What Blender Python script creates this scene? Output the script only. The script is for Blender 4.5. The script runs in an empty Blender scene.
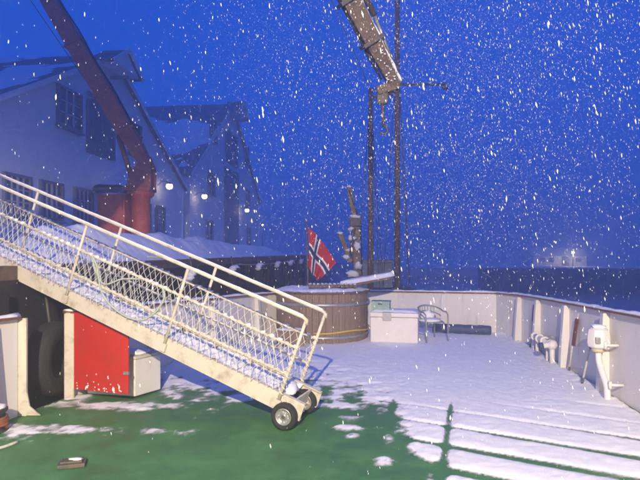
import bpy, bmesh, math, random
from mathutils import Vector, Matrix, noise
random.seed(7)
PI = math.pi
sc = bpy.context.scene
col = sc.collection

# ------------------------------------------------------------------ camera
cam = bpy.data.cameras.new("camera"); cam_o = bpy.data.objects.new("camera", cam); col.objects.link(cam_o)
cam_o.location = (0, 0, 2.0); cam_o.rotation_euler = (PI/2, 0, 0)
cam.sensor_width = 36.0; cam.lens = 36*540/640; cam.shift_y = 12/640
cam.clip_start = 0.05; cam.clip_end = 3000
sc.camera = cam_o
# ------------------------------------------------------------------ world
w = bpy.data.worlds.new("World"); sc.world = w; w.use_nodes = True
nt = w.node_tree; nt.nodes.clear()
out = nt.nodes.new('ShaderNodeOutputWorld'); bg = nt.nodes.new('ShaderNodeBackground')
sky = nt.nodes.new('ShaderNodeTexSky'); sky.sky_type = 'NISHITA'; sky.sun_disc = False
SUN_EL, SUN_ROT = math.radians(4), math.radians(200)
sky.sun_elevation = SUN_EL; sky.sun_rotation = SUN_ROT; sky.air_density = 1.0; sky.dust_density = 0.0; sky.ozone_density = 8.0
mx = nt.nodes.new('ShaderNodeMix'); mx.data_type = 'RGBA'; mx.blend_type = 'MULTIPLY'; mx.inputs[0].default_value = 1.0
mx.inputs[7].default_value = (0.02, 0.10, 0.45, 1)        # tungsten-balanced camera: dusk sky goes deep blue
ad = nt.nodes.new('ShaderNodeMix'); ad.data_type = 'RGBA'; ad.blend_type = 'MIX'; ad.inputs[0].default_value = 0.82
ad.inputs[7].default_value = (0.03, 0.76, 5.7, 1)          # even cloud layer at dusk
nt.links.new(sky.outputs[0], mx.inputs[6]); nt.links.new(mx.outputs[2], ad.inputs[6])
nt.links.new(ad.outputs[2], bg.inputs[0]); bg.inputs[1].default_value = 0.132
nt.links.new(bg.outputs[0], out.inputs[0])
# ------------------------------------------------------------------ sun (dusk: almost nothing, diffused by cloud)
sl = bpy.data.lights.new("sun", 'SUN'); sl.energy = 0.04; sl.angle = math.radians(40); sl.color = (0.55, 0.7, 1.0)
so = bpy.data.objects.new("sun", sl); col.objects.link(so)
so.rotation_euler = (math.radians(50), 0, math.radians(20)); so.location = (0, 0, 30)
# ------------------------------------------------------------------ render settings
vs = sc.view_settings; vs.view_transform = 'Standard'; vs.look = 'None'; vs.exposure = 0.0; vs.gamma = 1.0; vs.use_curve_mapping = False
sc.render.engine = 'CYCLES'
cy = sc.cycles; cy.use_denoising = True; cy.max_bounces = 6; cy.volume_bounces = 2; cy.filter_width = 1.9; cy.transparent_max_bounces = 12
try: cy.denoiser = 'OPENIMAGEDENOISE'
except Exception: pass
FLOOD_POS = Vector((-0.5, -6.0, 6.0)); FLOOD_W = 15800

# ================================================================== helpers
F, HV = 540.0, 252.0
def at(u, v, Y): return Vector(((u-320)/F*Y, Y, 2-(v-HV)/F*Y))
def gnd(u, v, z=0.0):
    Y = F*(2-z)/(v-HV); return Vector(((u-320)/F*Y, Y, z))

class MB:
    def __init__(s): s.v = []; s.f = []; s.sm = []
    def add(s, vs, fs, smooth=False):
        o = len(s.v); s.v += [tuple(x) for x in vs]
        for f in fs: s.f.append(tuple(i+o for i in f)); s.sm.append(smooth)
        return s
    def box(s, c, size, ax=None):
        c = Vector(c); hx, hy, hz = size[0]/2, size[1]/2, size[2]/2
        X, Y, Z = ax if ax else (Vector((1,0,0)), Vector((0,1,0)), Vector((0,0,1)))
        vs = [c+X*(a*hx)+Y*(b*hy)+Z*(d*hz) for d in (-1,1) for b in (-1,1) for a in (-1,1)]
        return s.add(vs, [(0,2,3,1),(4,5,7,6),(0,1,5,4),(2,6,7,3),(0,4,6,2),(1,3,7,5)])
    def bar(s, a, b, wd, ht, up=(0,0,1)):
        a, b = Vector(a), Vector(b); d = (b-a); L = d.length; d.normalize()
        sd = d.cross(Vector(up)); sd.normalize(); u = sd.cross(d)
        return s.box((a+b)/2, (L, wd, ht), (d, sd, u))
    def tube(s, pts, r, n=8, closed=False, cap=True):
        pts = [Vector(p) for p in pts]; m = len(pts)
        rs = r if isinstance(r, (list, tuple)) else [r]*m
        vs = []; prev = None
        for i, p in enumerate(pts):
            if closed: d = pts[(i+1) % m]-pts[i-1]
            else: d = pts[min(i+1, m-1)]-pts[max(i-1, 0)]
            if d.length < 1e-9: d = Vector((0,0,1))
            d.normalize()
            if prev is None:
                a = Vector((0,0,1)) if abs(d.z) < .9 else Vector((1,0,0))
                x = d.cross(a); x.normalize()
            else:
                x = prev-d*prev.dot(d)
                if x.length < 1e-6: x = d.orthogonal()
                x.normalize()
            prev = x; y = d.cross(x)
            for k in range(n):
                t = 2*PI*k/n; vs.append(p+x*(rs[i]*math.cos(t))+y*(rs[i]*math.sin(t)))
        fs = []
        for i in range(m if closed else m-1):
            j = (i+1) % m
            for k in range(n): fs.append((i*n+k, i*n+(k+1) % n, j*n+(k+1) % n, j*n+k))
        o = len(s.v); s.add(vs, fs, True)
        if cap and not closed:
            s.f.append(tuple(o+k for k in reversed(range(n)))); s.sm.append(False)
            s.f.append(tuple(o+(m-1)*n+k for k in range(n))); s.sm.append(False)
        return s
    def lathe(s, prof, c=(0,0,0), axis=(0,0,1), n=24, closed=False):
        axis = Vector(axis).normalized(); x = axis.orthogonal().normalized(); y = axis.cross(x); c = Vector(c)
        vs = [c+axis*h+x*(r*math.cos(2*PI*k/n))+y*(r*math.sin(2*PI*k/n)) for r, h in prof for k in range(n)]
        m = len(prof); fs = []
        for i in range(m if closed else m-1):
            j = (i+1) % m
            for k in range(n): fs.append((i*n+k, i*n+(k+1) % n, j*n+(k+1) % n, j*n+k))
        return s.add(vs, fs, True)
    def prism(s, poly, a, b):   # poly: list of Vectors (planar), extruded from offset a to offset b (vectors)
        n = len(poly); a, b = Vector(a), Vector(b)
        vs = [Vector(p)+a for p in poly]+[Vector(p)+b for p in poly]
        fs = [tuple(reversed(range(n))), tuple(range(n, 2*n))]+[(i, (i+1) % n, n+(i+1) % n, n+i) for i in range(n)]
        return s.add(vs, fs)
    def lump(s, c, r, seed=0, n=10, m=6, amp=.2, fr=2.0):
        c = Vector(c); vs = []; 
        for i in range(m+1):
            ph = PI*i/m
            for k in range(n):
                th = 2*PI*k/n; d = Vector((math.sin(ph)*math.cos(th), math.sin(ph)*math.sin(th), math.cos(ph)))
                q = 1+amp*noise.noise(d*fr+Vector((seed*3.1, seed*1.7, seed)))*2
                vs.append(c+Vector((d.x*r[0], d.y*r[1], d.z*r[2]))*q)
        fs = [(i*n+k, (i+1)*n+k, (i+1)*n+(k+1) % n, i*n+(k+1) % n) for i in range(m) for k in range(n)]
        return s.add(vs, fs, True)
    def build(s, name, material, parent=None, origin=None, bevel=0, kind=None):
        me = bpy.data.meshes.new(name)
        o = Vector(origin) if origin is not None else (root_loc(parent) if parent else Vector((0,0,0)))
        me.from_pydata([(x-o.x, y-o.y, z-o.z) for x, y, z in s.v], [], s.f)
        me.polygons.foreach_set('use_smooth', s.sm)
        bm = bmesh.new(); bm.from_mesh(me)
        bmesh.ops.remove_doubles(bm, verts=bm.verts, dist=1e-5)
        bmesh.ops.recalc_face_normals(bm, faces=bm.faces)
        if bevel:
            es = [e for e in bm.edges if len(e.link_faces) == 2 and e.calc_face_angle(0) > .6]
            bmesh.ops.bevel(bm, geom=es, offset=bevel, segments=2, affect='EDGES', profile=.6, clamp_overlap=True)
        bm.to_mesh(me); bm.free()
        me.materials.append(M[material]); me.update()
        ob = bpy.data.objects.new(name, me); col.objects.link(ob)
        if parent: ob.parent = parent
        elif origin is not None: ob.location = o
        if kind: ob['kind'] = kind
        return ob
def root_loc(o):
    l = Vector((0,0,0))
    while o: l += o.location; o = o.parent
    return l
def tag(o, label, cat, group=None):
    o['label'] = label; o['category'] = cat
    if group: o['group'] = group
    return o
def thing(name, label, cat, loc=(0,0,0), group=None):
    o = bpy.data.objects.new(name, None); col.objects.link(o); o.location = loc; o.empty_display_size = .2
    return tag(o, label, cat, group)
def copy_tree(o, parent=None):
    c = o.copy(); col.objects.link(c)
    if parent: c.parent = parent
    for ch in list(o.children): copy_tree(ch, c)
    return c
def fbm(x, y, z=0.0, sc_=1.0, oct=4):
    return noise.fractal(Vector((x*sc_, y*sc_, z)), 1.0, 2.0, oct)
def sheet(name, material, fun, x0, x1, y0, y1, step, O=(0,0,0), AX=(1,0,0), AY=(0,1,0), AN=(0,0,1), parent=None, kind='stuff', amt=True):
    """snow sheet on a plane: fun(x, y) -> thickness (<=0 where bare); heights are real"""
    O, AX, AY, AN = Vector(O), Vector(AX), Vector(AY), Vector(AN)
    nx, ny = int((x1-x0)/step)+1, int((y1-y0)/step)+1
    th = [[fun(x0+i*step, y0+j*step) for i in range(nx)] for j in range(ny)]
    idx = {}; vs = []; fs = []; tv = []
    def vid(i, j):
        k = (i, j)
        if k not in idx:
            idx[k] = len(vs); t = th[j][i]
            vs.append(O+AX*(x0+i*step)+AY*(y0+j*step)+AN*(.004+max(t, -.003))); tv.append(max(t, 0.0))
        return idx[k]
    for j in range(ny-1):
        for i in range(nx-1):
            if max(th[j][i], th[j][i+1], th[j+1][i], th[j+1][i+1]) > 0.0 and min(th[j][i], th[j][i+1], th[j+1][i], th[j+1][i+1]) > -5:
                fs.append((vid(i, j), vid(i+1, j), vid(i+1, j+1), vid(i, j+1)))
    me = bpy.data.meshes.new(name); o = root_loc(parent) if parent else Vector((0,0,0))
    me.from_pydata([tuple(Vector(p)-o) for p in vs], [], fs)
    me.polygons.foreach_set('use_smooth', [True]*len(fs))
    a = me.attributes.new('thick', 'FLOAT', 'POINT'); a.data.foreach_set('value', tv)
    me.materials.append(M[material]); ob = bpy.data.objects.new(name, me); col.objects.link(ob)
    if parent: ob.parent = parent
    if kind: ob['kind'] = kind
    return ob

# ================================================================== materials
M = {}
def mat(name, c, rough=.6, c2=None, scale=8, mixlo=.4, mixhi=.7, bump=.0, bscale=40, metal=0, spec=.5, stretch=None, emit=None, estr=0, trans=0, wave=None):
    m = bpy.data.materials.new(name); m.use_nodes = True; nt = m.node_tree; p = nt.nodes['Principled BSDF']
    p.inputs['Base Color'].default_value = (*c, 1); p.inputs['Roughness'].default_value = rough; p.inputs['Metallic'].default_value = metal
    p.inputs['Specular IOR Level'].default_value = spec
    tc = nt.nodes.new('ShaderNodeTexCoord'); src = tc.outputs['Object']
    if stretch:
        mp = nt.nodes.new('ShaderNodeMapping'); mp.inputs['Scale'].default_value = stretch
        nt.links.new(src, mp.inputs[0]); src = mp.outputs[0]
    if c2:
        n = nt.nodes.new('ShaderNodeTexNoise'); n.inputs['Scale'].default_value = scale; n.inputs['Detail'].default_value = 7; n.inputs['Roughness'].default_value = .65
        nt.links.new(src, n.inputs['Vector'])
        r = nt.nodes.new('ShaderNodeMapRange'); r.inputs[1].default_value = mixlo; r.inputs[2].default_value = mixhi
        nt.links.new(n.outputs[0], r.inputs[0])
        mx = nt.nodes.new('ShaderNodeMix'); mx.data_type = 'RGBA'
        mx.inputs[6].default_value = (*c, 1); mx.inputs[7].default_value = (*c2, 1)
        nt.links.new(r.outputs[0], mx.inputs[0]); nt.links.new(mx.outputs[2], p.inputs['Base Color'])
        r2 = nt.nodes.new('ShaderNodeMapRange'); r2.inputs[3].default_value = max(.05, rough-.12); r2.inputs[4].default_value = min(1, rough+.15)
        nt.links.new(n.outputs[0], r2.inputs[0]); nt.links.new(r2.outputs[0], p.inputs['Roughness'])
    if bump:
        n2 = nt.nodes.new('ShaderNodeTexNoise'); n2.inputs['Scale'].default_value = bscale; n2.inputs['Detail'].default_value = 5
        nt.links.new(src, n2.inputs['Vector'])
        b = nt.nodes.new('ShaderNodeBump'); b.inputs['Strength'].default_value = bump; b.inputs['Distance'].default_value = .02
        h = n2.outputs[0]
        if wave:
            wv = nt.nodes.new('ShaderNodeTexWave'); wv.bands_direction = wave[0]; wv.inputs['Scale'].default_value = wave[1]; wv.wave_profile = 'SAW'
            nt.links.new(tc.outputs['Object'], wv.inputs['Vector'])
            mth = nt.nodes.new('ShaderNodeMath'); mth.operation = 'MULTIPLY_ADD'; mth.inputs[1].default_value = wave[2]
            nt.links.new(wv.outputs[1], mth.inputs[0]); nt.links.new(h, mth.inputs[2]); h = mth.outputs[0]
        nt.links.new(h, b.inputs['Height']); nt.links.new(b.outputs[0], p.inputs['Normal'])
    if emit:
        p.inputs['Emission Color'].default_value = (*emit, 1); p.inputs['Emission Strength'].default_value = estr
    if trans: p.inputs['Transmission Weight'].default_value = trans
    M[name] = m; return m

mat('cream_paint', (.60, .555, .47), .5, (.34, .27, .19), 7, .48, .75, .15, 60)
mat('white_paint', (.70, .67, .65), .45, (.46, .37, .29), 5, .56, .86, .1, 50, stretch=(1.4, 1.4, .3))
mat('cap_wood', (.20, .065, .045), .55, (.12, .05, .035), 12, .4, .7, .2, 60, stretch=(1, 1, 1))
mat('red_paint', (.48, .022, .014), .42, (.36, .02, .014), 3, .4, .75, .12, 70)
mat('rust_red', (.62, .12, .045), .6, (.42, .08, .04), 5, .4, .7, .25, 30)
mat('boom_brown', (.52, .14, .065), .6, (.32, .09, .05), 5, .4, .7, .3, 25)
mat('rubber', (.014, .014, .015), .8, (.04, .04, .04), 14, .5, .8, .3, 50)
mat('galv', (.42, .42, .42), .4, (.30, .29, .28), 18, .4, .7, .1, 60, metal=.6)
mat('alu', (.62, .62, .63), .35, (.5, .5, .5), 20, .4, .7, .05, 60, metal=.8)
mat('chair_tube', (.30, .30, .31), .4, (.22, .22, .22), 20, .4, .7, .05, 60, metal=.2)
mat('rope_white', (.66, .62, .54), .85, (.48, .44, .36), 30, .4, .7, .5, 120)
mat('rope_green', (.45, .50, .42), .8, (.34, .38, .32), 30, .4, .7, .4, 120)
mat('net_white', (.72, .72, .70), .8)
mat('steel_dark', (.07, .065, .06), .55, (.15, .10, .07), 10, .45, .75, .2, 40)
mat('crane_brown', (.13, .085, .05), .6, (.06, .04, .03), 7, .4, .7, .3, 30)
mat('derrick_ochre', (.26, .17, .07), .65, (.13, .09, .05), 5, .4, .7, .3, 20)
mat('hull_black', (.02, .02, .022), .5, (.05, .04, .035), 4, .5, .8, .2, 20)
mat('quay_black', (.010, .010, .010), .85, (.035, .030, .025), 1.6, .45, .8, .5, 6)
mat('wood_tub', (.27, .175, .12), .7, (.16, .11, .08), 6, .35, .7, .4, 18, stretch=(6, 6, .6))
mat('wood_dark', (.16, .10, .07), .75, (.09, .06, .045), 6, .35, .7, .4, 18)
mat('yellow', (.62, .45, .05), .6)
mat('box_white', (.74, .69, .66), .5, (.64, .58, .54), 4, .5, .8, .05, 40)
mat('green_plastic', (.25, .38, .32), .5, (.2, .3, .26), 6)
mat('blue_roll', (.028, .045, .12), .6, (.045, .07, .16), 8, .4, .7, .3, 12)
mat('timber_wall', (.80, .80, .80), .7, (.70, .71, .72), 3, .4, .75, .15, 20, wave=('Z', 3.2, 2.0))
mat('trim', (.24, .26, .29), .6, (.18, .20, .23), 6)
mat('trim_white', (.5, .5, .5), .6)
mat('door_dark', (.15, .17, .20), .65, (.20, .22, .25), 4, .4, .7, .2, 15)
mat('roof_dark', (.16, .165, .17), .8, (.26, .265, .27), 4, .4, .7, .5, 14)
mat('glass', (.10, .11, .13), .1, spec=.8)
mat('lamp_glow', (1, .9, .7), .4, emit=(1.0, .80, .48), estr=14)
mat('lamp_far', (1, .9, .7), .4, emit=(1.0, .78, .5), estr=120)
mat('stone_dark', (.08, .08, .085), .85, (.05, .05, .055), 2, .4, .7, .5, 5)
mat('dark_red', (.16, .03, .03), .7, (.09, .03, .03), 14)
mat('orange', (.24, .07, .035), .75, (.12, .05, .03), 14)
mat('water', (.012, .02, .03), .12, bump=.5, bscale=1.2, spec=.5)
mat('flake', (.86, .86, .86), .8)

def snow_mat(name, alpha=False, tint=(.86, .86, .87)):
    m = bpy.data.materials.new(name); m.use_nodes = True; nt = m.node_tree; p = nt.nodes['Principled BSDF']
    p.inputs['Roughness'].default_value = .75; p.inputs['Specular IOR Level'].default_value = .3
    tc = nt.nodes.new('ShaderNodeTexCoord')
    n = nt.nodes.new('ShaderNodeTexNoise'); n.inputs['Scale'].default_value = 5; n.inputs['Detail'].default_value = 9; n.inputs['Roughness'].default_value = .7
    nt.links.new(tc.outputs['Object'], n.inputs['Vector'])
    cr = nt.nodes.new('ShaderNodeMix'); cr.data_type = 'RGBA'; cr.inputs[6].default_value = (tint[0]*.93, tint[1]*.93, tint[2]*.94, 1); cr.inputs[7].default_value = (*tint, 1)
    nt.links.new(n.outputs[0], cr.inputs[0]); nt.links.new(cr.outputs[2], p.inputs['Base Color'])
    n2 = nt.nodes.new('ShaderNodeTexNoise'); n2.inputs['Scale'].default_value = 60; n2.inputs['Detail'].default_value = 6
    nt.links.new(tc.outputs['Object'], n2.inputs['Vector'])
    b = nt.nodes.new('ShaderNodeBump'); b.inputs['Strength'].default_value = .35; b.inputs['Distance'].default_value = .015
    nt.links.new(n2.outputs[0], b.inputs['Height']); nt.links.new(b.outputs[0], p.inputs['Normal'])
    if alpha:
        at_ = nt.nodes.new('ShaderNodeAttribute'); at_.attribute_name = 'thick'
        n3 = nt.nodes.new('ShaderNodeTexNoise'); n3.inputs['Scale'].default_value = 38; n3.inputs['Detail'].default_value = 9; n3.inputs['Roughness'].default_value = .75
        nt.links.new(tc.outputs['Object'], n3.inputs['Vector'])
        ma = nt.nodes.new('ShaderNodeMath'); ma.operation = 'MULTIPLY_ADD'; ma.inputs[1].default_value = 70.0   # thickness(m) -> cover
        nt.links.new(at_.outputs['Fac'], ma.inputs[0])
        mb = nt.nodes.new('ShaderNodeMath'); mb.operation = 'SUBTRACT'; mb.inputs[1].default_value = .62
        nt.links.new(n3.outputs[0], mb.inputs[0]); nt.links.new(mb.outputs[0], ma.inputs[2])
        r = nt.nodes.new('ShaderNodeMapRange'); r.inputs[1].default_value = -.05; r.inputs[2].default_value = .62
        nt.links.new(ma.outputs[0], r.inputs[0]); nt.links.new(r.outputs[0], p.inputs['Alpha'])
    M[name] = m
snow_mat('snow'); snow_mat('deck_snow', True)

def deck_mat():
    m = bpy.data.materials.new('green_deck'); m.use_nodes = True; nt = m.node_tree; p = nt.nodes['Principled BSDF']
    tc = nt.nodes.new('ShaderNodeTexCoord')
    n = nt.nodes.new('ShaderNodeTexNoise'); n.inputs['Scale'].default_value = 2.2; n.inputs['Detail'].default_value = 9; n.inputs['Roughness'].default_value = .65
    nt.links.new(tc.outputs['Object'], n.inputs['Vector'])
    cr = nt.nodes.new('ShaderNodeValToRGB'); e = cr.color_ramp.elements
    e[0].position = .3; e[0].color = (.032, .125, .036, 1); e[1].position = .7; e[1].color = (.075, .235, .075, 1)
    nt.links.new(n.outputs[0], cr.inputs[0])
    n4 = nt.nodes.new('ShaderNodeTexNoise'); n4.inputs['Scale'].default_value = 170; n4.inputs['Detail'].default_value = 3
    nt.links.new(tc.outputs['Object'], n4.inputs['Vector'])
    m2 = nt.nodes.new('ShaderNodeMix'); m2.data_type = 'RGBA'; m2.inputs[7].default_value = (.10, .16, .11, 1)
    r = nt.nodes.new('ShaderNodeMapRange'); r.inputs[1].default_value = .58; r.inputs[2].default_value = .78; r.inputs[4].default_value = .55
    nt.links.new(n4.outputs[0], r.inputs[0]); nt.links.new(r.outputs[0], m2.inputs[0]); nt.links.new(cr.outputs[0], m2.inputs[6])
    nt.links.new(m2.outputs[2], p.inputs['Base Color'])
    r2 = nt.nodes.new('ShaderNodeMapRange'); r2.inputs[1].default_value = .35; r2.inputs[2].default_value = .65; r2.inputs[3].default_value = .35; r2.inputs[4].default_value = .75
    nt.links.new(n.outputs[0], r2.inputs[0]); nt.links.new(r2.outputs[0], p.inputs['Roughness'])
    mp = nt.nodes.new('ShaderNodeMapping'); mp.inputs['Rotation'].default_value = (0, 0, math.radians(62))
    nt.links.new(tc.outputs['Object'], mp.inputs[0])
    wv = nt.nodes.new('ShaderNodeTexWave'); wv.inputs['Scale'].default_value = 12; nt.links.new(mp.outputs[0], wv.inputs['Vector'])
    ad = nt.nodes.new('ShaderNodeMath'); ad.operation = 'MULTIPLY_ADD'; ad.inputs[1].default_value = .3
    nt.links.new(wv.outputs[1], ad.inputs[0]); nt.links.new(n4.outputs[0], ad.inputs[2])
    b = nt.nodes.new('ShaderNodeBump'); b.inputs['Strength'].default_value = .5; b.inputs['Distance'].default_value = .01
    nt.links.new(ad.outputs[0], b.inputs['Height']); nt.links.new(b.outputs[0], p.inputs['Normal'])
    M['green_deck'] = m
deck_mat()
def flag_mat():
    m = bpy.data.materials.new('flag_cloth'); m.use_nodes = True; nt = m.node_tree; p = nt.nodes['Principled BSDF']; p.inputs['Roughness'].default_value = .85
    uv = nt.nodes.new('ShaderNodeUVMap'); uv.uv_map = 'UVMap'
    sp = nt.nodes.new('ShaderNodeSeparateXYZ'); nt.links.new(uv.outputs[0], sp.inputs[0])
    def band(sock, c, hw):
        a = nt.nodes.new('ShaderNodeMath'); a.operation = 'SUBTRACT'; a.inputs[1].default_value = c; nt.links.new(sock, a.inputs[0])
        b = nt.nodes.new('ShaderNodeMath'); b.operation = 'ABSOLUTE'; nt.links.new(a.outputs[0], b.inputs[0])
        d = nt.nodes.new('ShaderNodeMath'); d.operation = 'LESS_THAN'; d.inputs[1].default_value = hw; nt.links.new(b.outputs[0], d.inputs[0]); return d.outputs[0]
    def either(a, b):
        x = nt.nodes.new('ShaderNodeMath'); x.operation = 'MAXIMUM'; nt.links.new(a, x.inputs[0]); nt.links.new(b, x.inputs[1]); return x.outputs[0]
    wh = either(band(sp.outputs[0], 8/22, 2/22), band(sp.outputs[1], .5, 2/16)); bl = either(band(sp.outputs[0], 8/22, 1/22), band(sp.outputs[1], .5, 1/16))
    m1 = nt.nodes.new('ShaderNodeMix'); m1.data_type = 'RGBA'; m1.inputs[6].default_value = (.42, .02, .025, 1); m1.inputs[7].default_value = (.75, .75, .75, 1)
    m2 = nt.nodes.new('ShaderNodeMix'); m2.data_type = 'RGBA'; m2.inputs[7].default_value = (.012, .02, .09, 1)
    nt.links.new(wh, m1.inputs[0]); nt.links.new(m1.outputs[2], m2.inputs[6]); nt.links.new(bl, m2.inputs[0]); nt.links.new(m2.outputs[2], p.inputs['Base Color'])
    M['flag_cloth'] = m
flag_mat()

# ================================================================== the setting: water, ship deck, quay
WATER_Z = -1.9
mb = MB(); mb.add([(-900, -300, WATER_Z), (900, -300, WATER_Z), (900, 1500, WATER_Z), (-900, 1500, WATER_Z)], [(0, 1, 2, 3)])
o = mb.build('water', 'water'); o['kind'] = 'structure'

BW = [(-3.45, 7.36), (-2.95, 8.6), (-2.35, 10.1), (-1.75, 11.6), (-1.25, 12.7), (-.45, 13.55), (.7, 14.0), (2.0, 13.95), (4.25, 13.0), (4.45, 12.2), (4.45, 11.5), (4.40, 10.7), (4.26, 9.2), (4.08, 7.55), (3.92, 6.0), (3.8, 4.4), (3.7, 2.5), (3.7, -9.0)]
BW = [Vector((x, y, 0)) for x, y in BW]
FWD = [Vector((-3.68, 6.55, 0)), Vector((-4.05, 5.2, 0)), Vector((-4.4, 3.4, 0)), Vector((-4.7, -9.0, 0))]      # bulwark ahead of the gate
poly = BW[:] + list(reversed(FWD))
mb = MB(); cen = Vector((.3, 7, 0))
def outset(p, d): q = p-cen; return p+q.normalized()*d
op = [outset(p, .06) for p in poly]
mb.prism([Vector((p.x, p.y, 0)) for p in op], (0, 0, -2.6), (0, 0, -.02))
o = mb.build('hull', 'hull_black')
mb = MB(); mb.prism([Vector((p.x, p.y, 0)) for p in [outset(p, .05) for p in poly]], (0, 0, -.015), (0, 0, 0))
deck = mb.build('deck', 'green_deck'); deck['kind'] = 'structure'; o.parent = deck

def ztop(p): return 1.22-.03*(p.y-6.5)

# ------------------------------------------------------------------ quay
QZ = 1.62; KQ = .11
def qx(Y, off=-4.95): return off+KQ*Y
QD = Vector((KQ, 1, 0)).normalized(); QN = Vector((1, -KQ, 0)).normalized()
mb = MB()
mb.prism([Vector((qx(-20), -20, 0)), Vector((qx(36), 36, 0)), Vector((qx(36)-3.2, 36.3, 0)), Vector((qx(90)-3.2, 90, 0)), Vector((-120, 90, 0)), Vector((-120, -20, 0))], (0, 0, -6), (0, 0, QZ))
quay = mb.build('quay', 'quay_black'); quay['kind'] = 'structure'
mb = MB()
a, b = Vector((qx(-10)-.14, -10, QZ+.09)), Vector((qx(36)-.14, 36, QZ+.09))
mb.bar(a, b, .24, .2); mb.build('kerb_beam', 'wood_dark', quay)
for i in range(17):                                          # timber fender posts on the quay face
    Y = 5.0+i*1.86; mb = MB(); mb.box((qx(Y)+.09, Y, -.6), (.18, .26, 4.2)); mb.build('fender_post', 'quay_black', quay, bevel=.02)
def qsnow(x, y):   # x: inland distance from edge, y: along
    return .10+.05*fbm(x, y, 3, .35)+.02*fbm(x, y, 9, 2)
sheet('quay_snow', 'snow', lambda x, y: qsnow(x, y), -115, -.3, -10, 88, 1.0, O=(qx(0), 0, QZ), AX=QN, AY=QD, AN=(0, 0, 1))
def bank(x, y):
    e = math.exp(-abs((x+1.75)/.85)**2.6)
    hgt = (1.05-.022*max(0, y-12))*max(0, min(1, (y-9.0)/2.0))*max(0, min(1, (36-y)/3))
    n_ = noise.noise(Vector((x*.9, y*.5, 1.0))); n2 = noise.noise(Vector((x*2.0, y*1.5, 5.0))); n3 = fbm(x, y, 9.0, 4.0)
    h = hgt*e*(.85+.22*n_+.10*n2)+.05*n3*min(1, hgt)*math.sqrt(e)
    return h-.02 if e > .03 else -1
sheet('snow_bank', 'snow', bank, -3.4, -.28, 8, 36, .07, O=(qx(0), 0, QZ+.1), AX=QN, AY=QD, AN=(0, 0, 1))

# ================================================================== bulwarks
def bulwark(name, label, pts, stan, skip_end=False):
    t = thing(name, label, 'bulwark', (pts[0].x, pts[0].y, 0))
    n = len(pts)
    for i in range(n-1):
        a, b = pts[i], pts[i+1]
        mb = MB(); d = (b-a).normalized(); nn = Vector((-d.y, d.x, 0))*.012
        vs = [a-nn, b-nn, b+nn, a+nn]
        vs = [Vector((p.x, p.y, .004)) for p in vs]+[Vector((p.x, p.y, ztop(p)-.03)) for p in vs]
        mb.add(vs, [(3, 2, 1, 0), (4, 5, 6, 7), (0, 1, 5, 4), (1, 2, 6, 5), (2, 3, 7, 6), (3, 0, 4, 7)])
        mb.build('panel', 'white_paint', t)
    def strip(nm, m, hw, z0, z1, lumpy=0):
        mb = MB(); L = []
        for i, p in enumerate(pts):
            d = (pts[min(i+1, n-1)]-pts[max(i-1, 0)]).normalized(); L.append((p, Vector((-d.y, d.x, 0))))
        sub = []
        for i in range(n-1):
            k = 12 if lumpy else 1
            for j in range(k): f = j/k; sub.append((L[i][0].lerp(L[i+1][0], f), L[i][1].lerp(L[i+1][1], f).normalized()))
        sub.append(L[-1]); vs = []; fs = []
        for q, (p, nn) in enumerate(sub):
            z = ztop(p); hh = z1+(lumpy*(.5+fbm(p.x, p.y, 2, 3)) if lumpy else 0); h2 = hw*(1+(.25*fbm(p.x, p.y, 7, 5) if lumpy else 0))
            if lumpy: prof = [(-h2, z0), (-h2*.75, (z0+hh)/2+.004), (-h2*.3, hh), (h2*.3, hh), (h2*.75, (z0+hh)/2+.004), (h2, z0)]
            else: prof = [(-hw, z0), (-hw, z1), (hw, z1), (hw, z0)]
            for s_, zz in prof: vs.append((p.x+nn.x*s_, p.y+nn.y*s_, z+zz))
        m_ = len(prof)
        for q in range(len(sub)-1):
            for k in range(m_): k2 = (k+1) % m_; fs.append((q*m_+k, q*m_+k2, (q+1)*m_+k2, (q+1)*m_+k))
        fs.append(tuple(range(m_))); fs.append(tuple(reversed(range((len(sub)-1)*m_, len(sub)*m_))))
        mb.add(vs, fs, bool(lumpy)); return mb.build(nm, m, t, bevel=0 if lumpy else .008)
    c = strip('cap_rail', 'cap_wood', .08, -.03, 0.0)
    s = strip('snow_ridge', 'snow', .075, .001, .018, .022); s.parent = c; s['kind'] = 'stuff'; s.location = (0, 0, 0)
    for (p, inw) in stan:                                    # bracket stanchions: web plate + flange, wider at the foot
        p = Vector(p); inw = Vector(inw).normalized(); sd = Vector((-inw.y, inw.x, 0)); zt = ztop(p)-.05
        mb = MB(); q = p+inw*.014
        web = [q+Vector((0, 0, .004)), q+inw*.15+Vector((0, 0, .004)), q+inw*.14+Vector((0, 0, .25)), q+inw*.085+Vector((0, 0, zt)), q+Vector((0, 0, zt))]
        mb.prism(web, sd*-.008, sd*.008)
        fl = [q+inw*.15+Vector((0, 0, .006)), q+inw*.142+Vector((0, 0, .25)), q+inw*.087+Vector((0, 0, zt-.002))]
        o_ = inw*.014
        for k in range(2):
            mb.add([fl[k]-sd*.055, fl[k]+sd*.055, fl[k+1]+sd*.05, fl[k+1]-sd*.05, fl[k]-sd*.055+o_, fl[k]+sd*.055+o_, fl[k+1]+sd*.05+o_, fl[k+1]-sd*.05+o_],
                   [(0, 1, 2, 3), (7, 6, 5, 4), (0, 4, 5, 1), (3, 2, 6, 7), (1, 5, 6, 2), (0, 3, 7, 4)])
        mb.build('stanchion', 'white_paint', t)
    return t
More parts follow.
